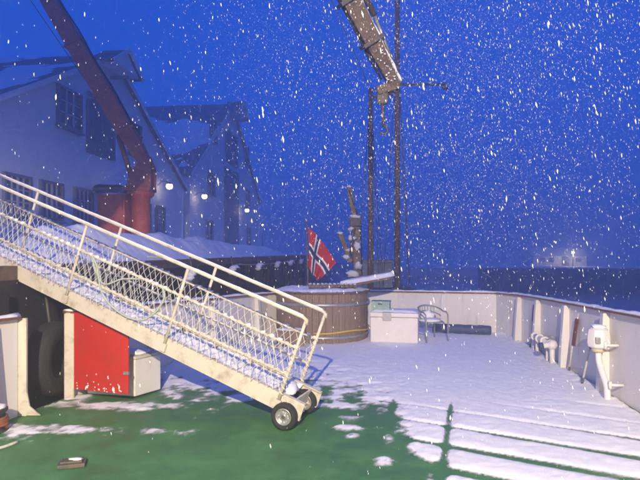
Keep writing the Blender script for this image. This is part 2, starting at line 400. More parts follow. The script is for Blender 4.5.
def on_path(pts, Y, side):     # point of the polyline at a given Y on left(-)/right(+) side, with inward normal
    for i in range(len(pts)-1):
        a, b = pts[i], pts[i+1]
        if (a.y-Y)*(b.y-Y) <= 0 and abs(a.y-b.y) > 1e-6 and ((a.x+b.x)/2-1)*side > 0:
            f = (Y-a.y)/(b.y-a.y); p = a.lerp(b, f); d = (b-a).normalized(); nn = Vector((d.y, -d.x, 0))
            if nn.dot(cen-p) < 0: nn = -nn
            return p, nn
st = [on_path(BW, Y, 1) for Y in (11.9, 10.75, 9.2, 7.6, 6.0, 4.4)]+[on_path(BW, Y, -1) for Y in (8.9, 10.6, 12.2)]
st += [(Vector((3.1, 13.485, 0)), Vector((-.38, -.92, 0))), (Vector((.7, 14.0, 0)), Vector((0, -1, 0)))]
bulwark('bulwark', 'long white bulwark with red-brown cap rail curving around the snowy end of the deck', BW, st)
bulwark('bulwark', 'short cream bulwark end with red cap at the left edge beside the black quay wall', FWD, [on_path(FWD, 6.1, -1), on_path(FWD, 4.6, -1)])
# end plates of the gateway are part of the bulwarks
for bwk, p, hgt in ((bpy.data.objects['bulwark.001'], FWD[0]+Vector((.015, .03, 0)), 1.20), (bpy.data.objects['bulwark'], BW[0]+Vector((.02, -.03, 0)), 1.17)):
    mb = MB(); mb.box((p.x+.03, p.y, hgt/2), (.13, .035, hgt-.01)); 
    if hgt > 1.18: mb.prism([Vector((p.x+.09, p.y, .01)), Vector((p.x+.26, p.y, .01)), Vector((p.x+.13, p.y, .12)), Vector((p.x+.09, p.y, .32))], (0, -.012, 0), (0, .012, 0))
    mb.build('end_plate', 'cream_paint', bwk, bevel=.004)

# ------------------------------------------------------------------ red gate swung open
g0, g1 = Vector((-3.40, 7.36, 0)), Vector((-2.50, 7.06, 0))
t = thing('gate', 'bright red steel gate door standing open beneath the gangway', 'gate', (g0.x, g0.y, 0))
d = (g1-g0).normalized(); nn = Vector((d.y, -d.x, 0))
mb = MB(); mb.bar(g0+Vector((0, 0, .66)), g1+Vector((0, 0, .66)), .03, 1.04); mb.build('door_leaf', 'red_paint', t, bevel=.006)
mb = MB(); mb.box((g0.x-.02, g0.y-.01, .59), (.06, .06, 1.17)); mb.build('hinge_post', 'cream_paint', t, bevel=.006)
mb = MB(); mb.tube([g0+nn*.03+Vector((0, 0, .3)), g0+nn*.03+Vector((0, 0, .42))], .018, 10); mb.build('hinge', 'red_paint', t)
mb = MB(); mb.tube([g0+nn*.03+Vector((0, 0, .9)), g0+nn*.03+Vector((0, 0, 1.02))], .018, 10); mb.build('hinge', 'red_paint', t)
mb = MB(); mb.bar(g1-d*.06+nn*.02+Vector((0, 0, .42)), g1+d*.02+nn*.02+Vector((0, 0, .42)), .03, .04); mb.build('latch', 'galv', t)
# scuffed paint with clinging snow along its foot
def clot(x, y): 
    k = fbm(x*1.6, y*.6, 4, 22)+.6*fbm(x, y, 8, 60); return .002*(k-.60-y*2.0+.25*(x-.3)) if y < .3 else -1
sheet('snow_crust', 'snow', clot, .03, .85, 0, .3, .007, O=g0+nn*.014+Vector((0, 0, .145)), AX=d, AY=(0, 0, 1), AN=nn, parent=t)

# ------------------------------------------------------------------ deck locker behind gate
t = thing('deck_locker', 'low cream steel deck locker behind the red gate door', 'locker', (-2.75, 7.55, 0))
ax = (Vector((.95, -.12, 0)).normalized(), Vector((.52, .85, 0)).normalized(), Vector((0, 0, 1)))
A = Vector((-2.52, 7.36, 0)); ex = Vector((-.72, .16, 0)); ey = Vector((.23, .40, 0))
mb = MB(); mb.prism([A, A+ey, A+ey+ex, A+ex], (0, 0, .03), (0, 0, .53)); mb.build('body', 'white_paint', t, bevel=.01)
mb = MB(); c_ = A+ex/2+ey/2; mb.prism([c_+(p-c_)*1.05 for p in (A, A+ey, A+ey+ex, A+ex)], (0, 0, .535), (0, 0, .575)); lid = mb.build('lid', 'cream_paint', t, bevel=.008)
mb = MB(); c2 = c_+Vector((0, 0, .59)); mb.lump(c2, (.36, .24, .035), 3, 18, 8, .12); s = mb.build('snow_cover', 'snow', t, kind='stuff')
mb = MB(); mb.bar(A+ex*.3+Vector((0, -.012, .44)), A+ex*.3+Vector((0, -.012, .54)), .02, .04, up=(0, 1, 0)); mb.build('hasp', 'galv', t)

# ================================================================== gangway
GB = Vector((-.466, 6.14, .30)); AZ, SL = 2.806, .3475
gd = Vector((math.cos(AZ)*math.cos(SL), math.sin(AZ)*math.cos(SL), math.sin(SL)))
gn = Vector((-math.cos(AZ)*math.sin(SL), -math.sin(AZ)*math.sin(SL), math.cos(SL)))
gt = Vector((math.sin(AZ), -math.cos(AZ), 0))*1.0
if gt.y < 0: gt = -gt
GW, GL, GS = .60, 1.016, 1.617
def gp(s, q, h): return GB+gd*s+gt*q+gn*h
GEND = 5.75
gw = thing('gangway', 'cream steel gangway with netted rails sloping from the quay down to the green deck', 'gangway', (GB.x, GB.y, 0))
gax = (gd, gt, gn)
for q in (0, GW):
    mb = MB()
    s_ = 1 if q else -1
    mb.box(gp((GEND-.2)/2-.1, q, 0), (GEND+.2, .014, .19), gax)
    mb.box(gp((GEND-.2)/2-.1, q-s_*.022, -.095), (GEND+.2, .06, .012), gax)
    mb.box(gp((GEND-.2)/2-.1, q-s_*.022, .095), (GEND+.2, .06, .012), gax)
    mb.build('stringer', 'cream_paint', gw)
i = 0; s = .12
while s < GEND-.2:                                        # tread planks with open joints
    mb = MB(); mb.box(gp(s+.26, GW/2, .02), (.50, GW-.06, .03), gax); mb.build('tread', 'galv', gw, bevel=.004)
    mb = MB(); mb.box(gp(s, GW/2, .052), (.035, GW-.08, .035), gax); mb.build('cleat', 'galv', gw, bevel=.004)
    s += .54
def gsnow(x, y):
    e = min(y, GW-y); k = .035+.022*fbm(x, y, 2, 2.0)+.02*fbm(x, y, 6, 7)
    k += .03*math.exp(-((e)/.06)**2)*(.5+fbm(x, y, 11, 6))
    ph = ((x-.12) % .54)/.54; k -= .03*math.exp(-((ph-.04)/.05)**2)
    k -= .05*max(0, fbm(x, y, 21, 1.1)-.45)
    return k
sheet('snow_cover', 'snow', gsnow, -.05, GEND-.2, .03, GW-.03, .018, O=GB+gn*.034, AX=gd, AY=gt, AN=gn, parent=gw)
mb = MB(); mb.lump(gp(.02, GW/2, .09), (.10, .24, .07), 5, 16, 8, .2); mb.build('snow_heap', 'snow', gw, kind='stuff')
mb = MB(); mb.box(gp(-.16, GW/2, .0), (.02, GW, .16), gax); mb.build('end_plate', 'cream_paint', gw, bevel=.004)
mids = (.34, .665)
for q in (0, GW):
    so_ = -.03 if q == 0 else .03
    for k in range(4):
        mb = MB(); mb.tube([gp(k*GS, q+so_, -.07), gp(k*GS, q+so_, GL-.01)], .019, 10); mb.build('post', 'cream_paint', gw)
        mb = MB(); mb.box(gp(k*GS, q+so_*.8, -.02), (.07, .05, .10), gax); mb.build('post_socket', 'cream_paint', gw, bevel=.006)
    pts = [gp(-.02, q+so_, GL-.06), gp(-.005, q+so_, GL-.012), gp(.045, q+so_, GL+.005)]+[gp(.045+(GEND-.045)*j/12, q+so_, GL+.005) for j in range(1, 13)]
    mb = MB(); mb.tube(pts, .021, 10); hr = mb.build('handrail', 'cream_paint', gw)
    mb = MB(); mb.tube([gp(.05+(GEND-.1)*j/60, q+so_, GL+.021+.004*fbm(j*.4, q)) for j in range(61)], [.011+.006*abs(fbm(j*.9, q, 5)) for j in range(61)], 6); sn = mb.build('snow_line', 'snow', hr, kind='stuff'); sn.location = (0, 0, 0)
    for mh in mids:
        mb = MB(); mb.tube([gp(-.0, q+so_, mh), gp(GEND, q+so_, mh)], .016, 8); mr = mb.build('middle_rail', 'cream_paint', gw)
        mb = MB(); s = .02                                   # net lashing spiralling along the rail
        n = int(GEND/.012); pts = []
        per = .105
        for j in range(n):
            x = j*GEND/n; th = 2*PI*x/per
            pts.append(gp(x, q+so_+.021*math.cos(th), mh+.021*math.sin(th)))
        if mh > .5 or q == 0:
            mb.tube(pts, .0085, 5); ls = mb.build('lashing', 'rope_white', mr); ls.location = (0, 0, 0)
            mb = MB(); x = .03                              # knots with snow sitting in them
            while x < GEND:
                if random.random() < .6:
                    mb.lump(gp(x, q+so_, mh+.016), (.020+random.random()*.018, .018, .013+random.random()*.008), random.random()*50, 7, 5, .2)
                x += per*(1 if mh > .5 else 1.6)+random.uniform(-.02, .02)
            kn = mb.build('knots', 'rope_white' if mh < .5 else 'snow', mr, kind='stuff'); kn.location = (0, 0, 0)
    # diamond netting from upper middle rail to the stringer
    mb = MB(); cell = .088; h0, h1 = .105, .655; rows = int((h1-h0)/cell); ncol = int(GEND/cell)
    def npnt(c, r):
        x = c*cell*1.1+(.5*cell*1.1 if r % 2 else 0); hh = h0+r*(h1-h0)/rows
        jx = .036*fbm(x, hh, 3+q*9, 4); jh = .034*fbm(x, hh, 13+q*9, 4); sag = .03*fbm(x, hh, 23+q*9, 1.6)
        return gp(min(x+jx, GEND), q+so_+sag+(.012 if q else -.012), hh+jh)
    ncol = int(GEND/(cell*1.1))
    for r in range(rows):
        for c in range(ncol):
            a = npnt(c, r)
            nb = (c, c-1) if r % 2 == 0 else (c, c+1)
            for c2 in nb:
                if c2 < 0: continue
                b = npnt(c2, r+1); mb.tube([a, b], 0.0036, 3, cap=False)
    mb.build('netting', 'net_white', gw, kind='stuff')
    # lashing up the end post
    pts = []
    for j in range(90): th = j*.62; pts.append(gp(.024*math.cos(th), q+so_+.024*math.sin(th), .07+.6*j/89))
    mb = MB(); mb.tube(pts, .010, 5); mb.build('post_lashing', 'rope_white', gw)
for hh, q in ((mids[0], 0), (.0, 0)):
    pass
mb = MB(); mb.tube([gp(.02, 0, .36), gp(.0, GW/2, .35), gp(.02, GW, .36)], .012, 6)
# rope hung in a loop over the near rail
pts = [(2.98, .66), (2.88, .58), (2.80, .45), (2.70, .30), (2.52, .19), (2.25, .14), (2.0, .19), (1.86, .34), (1.80, .50), (1.80, .60), (1.86, .67)]
def smooth(p, n=6):
    r = []
    for i in range(len(p)-1):
        p0, p1, p2, p3 = p[max(i-1, 0)], p[i], p[i+1], p[min(i+2, len(p)-1)]
        for k in range(n):
            t_ = k/n; r.append(tuple(.5*((2*b)+(-a+c)*t_+(2*a-5*b+4*c-d_)*t_*t_+(-a+3*b-3*c+d_)*t_**3) for a, b, c, d_ in zip(p0, p1, p2, p3)))
    r.append(tuple(p[-1])); return r
mb = MB(); mb.tube([gp(s, -.062, h) for s, h in smooth(pts)], .013, 7)
mb.tube([gp(s, -.06, h) for s, h in smooth([(3.0, .66), (2.72, .40), (2.45, .56), (2.2, .655)])], .011, 7)
o = mb.build('rope', 'rope_green', None, origin=gp(2.4, -.06, .1)); tag(o, 'pale rope hanging in a loop over the near rail of the gangway', 'rope')
# wheels
wax = gt
for c in (Vector((-.40, 6.06, .157)), Vector((-.185, 6.66, .157))):
    w_ = bpy.data.objects.new('wheel', None); col.objects.link(w_); w_.parent = gw; w_.location = c-gw.location
    R, T = .155, .05
    mb = MB(); mb.lathe([(R*.60, -T*.7), (R*.72, -T), (R*.9, -T), (R*.98, -T*.65), (R, -T*.25), (R, T*.25), (R*.98, T*.65), (R*.9, T), (R*.72, T), (R*.60, T*.7)], c, wax, 32, True); mb.build('tyre', 'rubber', w_)
    mb = MB(); mb.lathe([(.001, -T*.5), (R*.2, -T*.5), (R*.2, -T*.2), (R*.5, -T*.15), (R*.53, -T*.75), (R*.62, -T*.8), (R*.62, T*.8), (R*.53, T*.75), (R*.5, T*.15), (R*.2, T*.2), (R*.2, T*.5), (.001, T*.5)], c, wax, 28)
    mb.build('rim', 'galv', w_)
    x_ = wax.orthogonal().normalized(); y_ = wax.cross(x_)
    mb = MB()
    for k in range(5):
        th = 2*PI*k/5; dr = x_*math.cos(th)+y_*math.sin(th)
        mb.bar(c+dr*R*.15-wax*T*.3, c+dr*R*.56-wax*T*.3, .022, .014, up=wax)
    mb.build('spokes', 'alu', w_)
c0, c1 = Vector((-.40, 6.06, .157)), Vector((-.185, 6.66, .157))
mb = MB(); mb.tube([c0-(c1-c0)*.08, c1+(c1-c0)*.08], .017, 10); mb.build('axle', 'steel_dark', gw)
for q in (.04, GW-.02):
    mb = MB(); b_ = c0.lerp(c1, .12 if q < .3 else .86); mb.bar(gp(.10, q, -.07), b_, .012, .07, up=gt); mb.bar(gp(-.16, q, .03), b_, .012, .06, up=gt); mb.build('axle_bracket', 'cream_paint', gw)
# landing foot on the quay
mb = MB(); mb.box(gp(GEND-.35, GW/2, -.13), (.12, GW, .06), gax); mb.box((gp(GEND-.35, GW/2, -.16).x, gp(GEND-.35, GW/2, 0).y, (gp(GEND-.35, GW/2, -.15).z+QZ)/2), (.1, .5, gp(GEND-.35, GW/2, -.15).z-QZ)); mb.build('landing_foot', 'cream_paint', gw)

# ================================================================== snow on deck
def sstep(a, b, x): 
    t_ = max(0, min(1, (x-a)/(b-a))); return t_*t_*(3-2*t_)
import bisect
def lerp_tab(tab, x):
    if x <= tab[0][0]: return tab[0][1]
    for (a, fa), (b, fb) in zip(tab, tab[1:]):
        if x <= b: return fa+(fb-fa)*(x-a)/(b-a)
    return tab[-1][1]
PX = [(p.x, p.y) for p in poly]
def inside(x, y):
    c = False; n = len(PX); j = n-1
    for i in range(n):
        if (PX[i][1] > y) != (PX[j][1] > y) and x < (PX[j][0]-PX[i][0])*(y-PX[i][1])/(PX[j][1]-PX[i][1])+PX[i][0]: c = not c
        j = i
    return c
def dist_edge(x, y):
    m = 9
    for a, b in zip(BW, BW[1:]):
        ax_, ay_ = a.x, a.y; dx, dy = b.x-ax_, b.y-ay_; L = dx*dx+dy*dy
        t_ = max(0, min(1, ((x-ax_)*dx+(y-ay_)*dy)/L)); m = min(m, math.hypot(x-ax_-t_*dx, y-ay_-t_*dy))
    return m
def deck_snow(x, y):
    if not inside(x, y): return -9
    u = 320+F*x/y; v = HV+F*2/y
    n1 = fbm(x, y, 1, .9); n2 = fbm(x, y, 4, 3.2); n3 = fbm(x, y, 8, 11)
    # main field edge (deck warmed from below on the port side keeps bare)
    edge_v = lerp_tab([(120, 398), (165, 404), (245, 404), (300, 401), (330, 400), (365, 405), (385, 414), (400, 432), (412, 456), (430, 485), (470, 520), (640, 560)], u)
    edge_v += 7*n1+6*n2
    c = (edge_v-v)/36.0+.42*n2+.30*n3
    c = max(-1, min(1, c))
    if u < 175: c = min(c, (u-158)/20.0)
    # thawed lines over the deck beams: bare at the front, closing further aft
    fade = sstep(398, 445, v+6*n1)
    a_ = x*.5+y*.866                                    # distance along the ship
    ph = (a_-.05)/.60; dl = abs(ph-round(ph))*.60
    wob = .012*n2
    ln = math.exp(-((dl+wob)/(.020+.07*sstep(412, 475, v+8*n1)))**2)*sstep(394, 422, v+5*n1)*(1.45+.6*n2+.4*n1)
    if u > 330: c -= ln*(1 if u > 400 else .8)
    for (x0, y0, dx, dy, wd) in ((1.5, 6.3, .27, .963, .05), (.75, 6.0, .19, .98, .045)):   # fore-and-aft weld seams
        dd = abs((x-x0)*dy-(y-y0)*dx); c -= (1.2+.6*n2)*math.exp(-((dd+.02*n2)/wd)**2)*sstep(392, 412, v+6*n1)*(1 if v > 390 else 0)
    # remnant patches on the bare green paint
    def blob(u0, v0, ru, rv, k=1.0): 
        e = ((u-u0)/ru)**2+((v-v0)/rv)**2; return k*(1-e)*.8+.55*n2+.35*n3-.08
    rem = max(blob(20, 430, 95, 6), blob(128, 407, 62, 5.5, .9), blob(352, 419, 16, 4.5, .9), blob(349, 428, 17, 4, .9), blob(352, 436, 8, 3, .8), blob(350, 406, 30, 5, .8), blob(152, 434, 40, 4.5, .35), blob(8, 436, 40, 5, .3), blob(388, 440, 7, 5, .7), blob(384, 462, 10, 6, .55), blob(20, 392, 14, 4, .6))
    if u < 180: rem = max(rem, .10+.35*n2-.02*abs(v-403)) if v < 412 else rem
    c = max(c, rem*.8)
    th = .026*c if c > 0 else .01*c
    if c > 0:
        de = dist_edge(x, y); th += .05*math.exp(-(de/.22)**2)*(.6+n2)*(1 if y > 8 else .4)
        if x > 3 and y < 12: th -= .08*math.exp(-(de/.05)**2)
        th += .009*n3*c+.008*n1*c+.004*n2*c+.03*sstep(10.5, 13, y)
    else: th += .004*n3
    return th
sheet('deck_snow', 'deck_snow', deck_snow, -4.2, 4.6, 3.9, 14.1, .036)

# ================================================================== hot tub
TC = Vector((.05, 12.55, 0)); TR = 1.06; TH = 1.10
tub = thing('hot_tub', 'round wooden stave hot tub with metal hoops beside the white storage box', 'hot tub', TC)
NS = 46
for k in range(NS):
    th = 2*PI*k/NS; a0, a1 = th+.004/TR, th+2*PI/NS-.004/TR
    r0, r1 = TR-.045, TR+random.uniform(-.004, .004)
    mb = MB(); hh = TH+random.uniform(-.006, .006)
    pl = [TC+Vector((r*math.cos(a), r*math.sin(a), 0)) for r, a in ((r0, a0), (r1, a0), (r1, a1), (r0, a1))]
    mb.prism(pl, (0, 0, .03), (0, 0, hh)); mb.build('stave', 'wood_tub', tub)
for z, hw in ((.16, .03), (.86, .035)):
    mb = MB(); mb.lathe([(TR+.006, z-hw), (TR+.012, z-hw), (TR+.012, z+hw), (TR+.006, z+hw)], TC, (0, 0, 1), 64, True); mb.build('hoop', 'galv', tub)
mb = MB(); mb.lathe([(TR-.14, TH+.0), (TR+.05, TH+.0), (TR+.05, TH+.035), (TR-.14, TH+.035)], TC, (0, 0, 1), 64, True); mb.build('rim', 'wood_dark', tub, bevel=.006)
mb = MB(); mb.lathe([(0.001, TH-.06), (TR-.1, TH-.06), (TR-.1, TH-.02), (.001, TH-.02)], TC, (0, 0, 1), 48); mb.build('cover', 'wood_dark', tub)
def tsnow(x, y):
    r = math.hypot(x, y); return (.05+.03*fbm(x, y, 3, 1.5))*(1-sstep(TR-.2, TR+.04, r))+.012*fbm(x, y, 5, 6) if r < TR+.05 else -9
sheet('snow_cover', 'snow', tsnow, -1.15, 1.15, -1.15, 1.15, .04, O=TC+Vector((0, 0, TH+.034)), parent=tub)
mb = MB(); pts = [TC+Vector(((TR+.026)*math.cos(a), (TR+.026)*math.sin(a), .28+.02*math.sin(a*5))) for a in [math.radians(d_) for d_ in range(-100, 8, 4)]]
mb.tube(pts, .018, 7); o = mb.build('hose', 'yellow', None, origin=(TC.x, TC.y-TR, .25)); tag(o, 'thin yellow hose running round the foot of the hot tub', 'hose')
# step in front
t = thing('step_box', 'brown wooden step with snow on top in front of the hot tub', 'step', (-.62, 11.35, 0))
for k, (yy) in enumerate((11.22, 11.36, 11.50)):
    mb = MB(); mb.box((-.62, yy, .35), (.62, .125, .035)); mb.build('plank', 'wood_tub', t, bevel=.006)
mb = MB(); mb.box((-.62, 11.21, .17), (.56, .03, .32)); mb.build('riser', 'wood_tub', t)
for sx in (-1, 1):
    mb = MB(); mb.box((-.62+sx*.27, 11.37, .17), (.03, .28, .32)); mb.build('side', 'wood_tub', t)
mb = MB(); mb.lump((-.62, 11.36, .37), (.30, .19, .04), 2, 16, 8, .15); mb.build('snow_cover', 'snow', t, kind='stuff')
# rolled slat mat + sled on the tub
t = thing('slat_mat', 'snowy rolled slatted mat lying on the rim of the hot tub', 'slat mat', (.28, 12.1, TH+.05))
for k in range(12):
    x = -.22+k*.09; mb = MB(); c_ = Vector((x, 11.95, TH+.15+.006*math.sin(k*2.1)))
    mb.tube([c_+Vector((0, -.06, 0)), c_+Vector((0, .35, .0))], .042, 8); mb.build('slat', 'wood_dark', t)
mb = MB()
for k in range(12):
    mb.lump((-.22+k*.09, 12.08, TH+.185), (.042, .20, .022), k, 8, 5, .2)
mb.build('snow_cover', 'snow', t, kind='stuff')
t = thing('paddle_board', 'long snow-covered board resting askew across the right rim of the hot tub', 'board', (.9, 12.2, TH+.05))
a, b = Vector((.45, 12.25, TH+.10)), Vector((1.72, 12.35, TH+.32)); d = (b-a).normalized()
pl = []; sd = d.cross(Vector((0, 0, 1))).normalized(); up = sd.cross(d); L = (b-a).length
for k in range(21):
    f = k/20; wv = .22*min(1, math.sqrt(max(0, 1-((f-.5)*2)**6))+.02); pl.append((f, wv))
outl = [a+d*(L*f)+sd*w_ for f, w_ in pl]+[a+d*(L*f)-sd*w_ for f, w_ in reversed(pl)]
mb = MB(); mb.prism(outl, up*0, up*.05); mb.build('board', 'wood_dark', t)
mb = MB(); mb.lump((a+b)/2+up*.06, (.1, .1, .1), 1)
def bsn(x, y):
    f = x/L; wv = .22*math.sqrt(max(0, 1-((f-.5)*2)**6)); e = wv-abs(y); return min(.085, e*.7)+.012*fbm(x, y, 2, 4)*(1 if e > 0 else 0)
sheet('snow_cover', 'snow', bsn, 0, L, -.23, .23, .025, O=a+up*.048, AX=d, AY=-sd, AN=up, parent=t)

# ================================================================== storage box, small case
t = thing('storage_box', 'large white insulated storage box with snow on its lid beside the chair', 'storage box', (1.6, 11.9, 0))
ang = math.radians(-13); ex = Vector((math.cos(ang), math.sin(ang), 0)); ey = Vector((-ex.y, ex.x, 0)); A = Vector((1.10, 11.78, 0)); W_, D_ = 1.02, .62
def bx(x, y, z): return A+ex*x+ey*y+Vector((0, 0, z))
bax = (ex, ey, Vector((0, 0, 1)))
mb = MB(); mb.box(bx(W_/2, D_/2, .31), (W_, D_, .54), bax); mb.build('body', 'box_white', t, bevel=.02)
mb = MB(); mb.box(bx(W_/2, D_/2, .635), (W_+.03, D_+.03, .095), bax); mb.build('lid', 'box_white', t, bevel=.025)
for sx in (.12, W_-.12):
    mb = MB(); mb.box(bx(sx, D_/2, .022), (.1, D_-.06, .036), bax); mb.build('skid', 'steel_dark', t)
mb = MB(); mb.box(bx(.36, -.024, .60), (.19, .014, .17), bax); l_ = mb.build('latch_plate', 'galv', t, bevel=.004)
sheet('snow_cover', 'snow', lambda x, y: min(.05, min(x, W_-x, y, D_-y)*.5+.004)+.012*fbm(x, y, 4, 4), .0, W_, .0, D_, .03, O=A+Vector((0, 0, .682)), AX=ex, AY=ey, parent=t)
t = thing('small_case', 'small grey-green plastic crate standing on the lid of the white storage box', 'crate', bx(.2, .3, .70))
mb = MB()
for (c_, s_) in (((.2, .12, .80), (.40, .016, .20)), ((.2, .46, .80), (.40, .016, .20)), ((.008, .29, .80), (.016, .33, .20)), ((.392, .29, .80), (.016, .33, .20)), ((.2, .29, .71), (.38, .33, .016))):
    mb.box(bx(*c_), s_, bax)
mb.build('tray', 'green_plastic', t)
mb = MB(); mb.box(bx(.2, .29, .905), (.425, .375, .024), bax); mb.build('lid', 'green_plastic', t, bevel=.006)
mb = MB(); mb.box(bx(.2, .108, .86), (.10, .012, .035), bax); mb.build('handle', 'steel_dark', t)

# ================================================================== bistro chair
CC = Vector((2.47, 12.0, .03))
t = thing('chair', 'tubular aluminium bistro chair with snow on its seat beside the white storage box', 'chair', CC)
rz = math.radians(20); cx_ = Vector((math.cos(rz), math.sin(rz), 0)); cy_ = Vector((-cx_.y, cx_.x, 0))
def cp(x, y, z): return CC+cx_*x+cy_*y+Vector((0, 0, z))   # -y is the front
def arc(r, z0, z1, a0, a1, n=24, yo=0): return [cp(r*math.cos(math.radians(a0+(a1-a0)*k/n)), yo+r*math.sin(math.radians(a0+(a1-a0)*k/n)), z0+(z1-z0)*math.sin(PI*k/n)) for k in range(n+1)]
mb = MB(); pts = [cp(.27, -.25, 0), cp(.275, -.25, .40), cp(.28, -.23, .60), cp(.285, -.16, .645)]+arc(.285, .65, .76, -8, 188)+[cp(-.285, -.16, .645), cp(-.28, -.23, .60), cp(-.275, -.25, .40), cp(-.27, -.25, 0)]
mb.tube(pts, .018, 8); mb.build('arm_hoop', 'chair_tube', t)
mb = MB(); mb.tube(arc(.265, .54, .64, 5, 175), .014, 7); mb.build('back_rail', 'chair_tube', t)
for k in range(7):
    a_ = math.radians(45+15*k); mb = MB(); mb.tube([cp(.22*math.cos(a_), .22*math.sin(a_), .43), cp(.265*math.cos(a_), .265*math.sin(a_), .61), cp(.28*math.cos(a_), .28*math.sin(a_), .745)], .008, 6); mb.build('back_slat', 'chair_tube', t)
for sx in (-1, 1):
    mb = MB(); mb.tube([cp(sx*.20, .18, .43), cp(sx*.25, .27, 0)], .016, 8); mb.build('leg', 'chair_tube', t)
mb = MB(); mb.tube([cp(.25*math.cos(2*PI*k/28), .25*math.sin(2*PI*k/28), .43) for k in range(28)], .012, 7, closed=True); mb.build('seat_ring', 'chair_tube', t)
for k in range(6):
    x = -.18+k*.072; hy = math.sqrt(.0625-x*x)*.98; mb = MB(); mb.box(cp(x, 0, .432), (.055, 2*hy, .008), (cx_, cy_, Vector((0, 0, 1)))); mb.build('seat_slat', 'chair_tube', t)
for sx in (-1, 1):
    mb = MB(); mb.tube([cp(sx*.27, -.25, .16), cp(sx*.245, .255, .16)], .008, 6); mb.build('stretcher', 'chair_tube', t)
mb = MB(); mb.lump(cp(0, .02, .455), (.23, .23, .05), 4, 18, 8, .15); mb.lump(cp(0, .2, .52), (.17, .06, .12), 8, 12, 8, .2); mb.build('snow_cover', 'snow', t, kind='stuff')

# dark roll on deck along the bulwark
a, b = Vector((2.72, 13.05, .16)), Vector((4.02, 12.66, .16)); d = (b-a).normalized(); L = (b-a).length
t = thing('cover_roll', 'dark blue rolled tarpaulin lying on the snow against the far bulwark', 'tarpaulin', ((a.x+b.x)/2, (a.y+b.y)/2, 0))
mb = MB(); mb.lathe([(.001, 0), (.09, .0), (.112, .03)]+[(.115+.004*math.sin(k*1.3), .03+(L-.06)*k/24) for k in range(1, 24)]+[(.112, L-.03), (.08, L), (.001, L)], a, d, 20); mb.build('roll', 'blue_roll', t)
for f in (.18, .8):
    mb = MB(); c_ = a+d*(L*f); x_ = d.orthogonal().normalized(); y_ = d.cross(x_)
    mb.tube([c_+(x_*math.cos(2*PI*k/20)+y_*math.sin(2*PI*k/20))*.122 for k in range(20)], .008, 5, closed=True); mb.build('strap', 'steel_dark', t)

# ================================================================== fittings on the starboard bulwark
def brush(label, Y, lean, ht, head, off):
    p, inw = on_path(BW, Y, 1); d = Vector((-inw.y, inw.x, 0))
    foot = p+inw*off+Vector((0, 0, .02)); top = p+inw*.05+d*lean+Vector((0, 0, ht))
    t = thing('deck_brush', label, 'deck brush', foot, 'long-handled tools leaning on the starboard bulwark')
    ax = (top-foot).normalized()
    mb = MB(); mb.tube([foot, top], .016, 8); mb.build('handle', 'rope_white', t)
    mb = MB(); mb.tube([foot-ax*.0, foot+ax*.1], .019, 8); mb.build('tip', 'steel_dark', t)
    s_ = d; mb = MB()
    c_ = top-ax*(head/2); mb.box(c_+s_*.028, (head, .075, .035), (ax, s_, ax.cross(s_))); hd = mb.build('head', 'dark_red', t, bevel=.012)
    mb = MB()
    for k in range(int(head/.03)): mb.bar(top-ax*(k*.03+.015)+s_*.065, top-ax*(k*.03+.015)+s_*.105, .022, .022)
    br = mb.build('bristles', 'dark_red', t, kind='stuff')
brush('farthest pole with dark head leaning beside the third stanchion from the right edge', 11.05, .02, .92, .33, .12)
brush('slim pole with dark red head leaning just right of the middle stanchion', 8.85, .08, .92, .45, .14)
brush('pole with broad dark red head leaning left of the white vent', 8.05, .04, .92, .36, .22)
# pipe with valve
p, inw = on_path(BW, 10.5, 1); p2, _ = on_path(BW, 9.6, 1)
t = thing('fire_main', 'horizontal pipe with a valve on brackets low on the right bulwark', 'pipe', p+inw*.16)
a, b = p+inw*.19+Vector((0, 0, .36)), p2+inw*.19+Vector((0, 0, .36)); d = (b-a).normalized()
mb = MB(); mb.tube([a, b], .055, 14); mb.build('pipe', 'white_paint', t)
for f in (.0, .3, .62, 1.0):
    c_ = a.lerp(b, f); mb = MB(); mb.tube([c_-d*.022, c_+d*.022], .085, 14); mb.build('flange', 'white_paint', t)
mb = MB(); c_ = b+d*.08; mb.lump(c_, (.09, .09, .09), 3, 12, 8, .05); mb.tube([c_, c_+inw*.17+Vector((0, 0, -.02))], .05, 12); mb.build('valve_body', 'white_paint', t)
mb = MB(); mb.tube([c_+inw*.16+Vector((0, 0, -.02)), c_+inw*.22+Vector((0, 0, -.03))], .065, 12); mb.build('hose_cap', 'blue_roll', t)
mb = MB(); mb.tube([c_+Vector((0, 0, .08)), c_+Vector((0, 0, .15))], .014, 8); hw_ = c_+Vector((0, 0, .15)); mb.tube([hw_+Vector((.07*math.cos(2*PI*k/16), .07*math.sin(2*PI*k/16), 0)) for k in range(16)], .01, 6, closed=True); mb.bar(hw_-inw*.07, hw_+inw*.07, .012, .012); mb.bar(hw_-d*.07, hw_+d*.07, .012, .012); mb.build('hand_wheel', 'galv', t)
mb = MB(); mb.tube([c_+Vector((0, 0, -.05)), Vector((c_.x, c_.y, .01))], .045, 12); mb.build('riser', 'white_paint', t)
for f in (.12, .8):
    c_ = a.lerp(b, f); mb = MB(); mb.box(c_-inw*.09+Vector((0, 0, -.07)), (.03, .20, .03), (d, inw, Vector((0, 0, 1)))); mb.box(Vector((c_.x, c_.y, .15)), (.03, .05, .29), (d, inw, Vector((0, 0, 1)))); mb.build('bracket', 'white_paint', t)
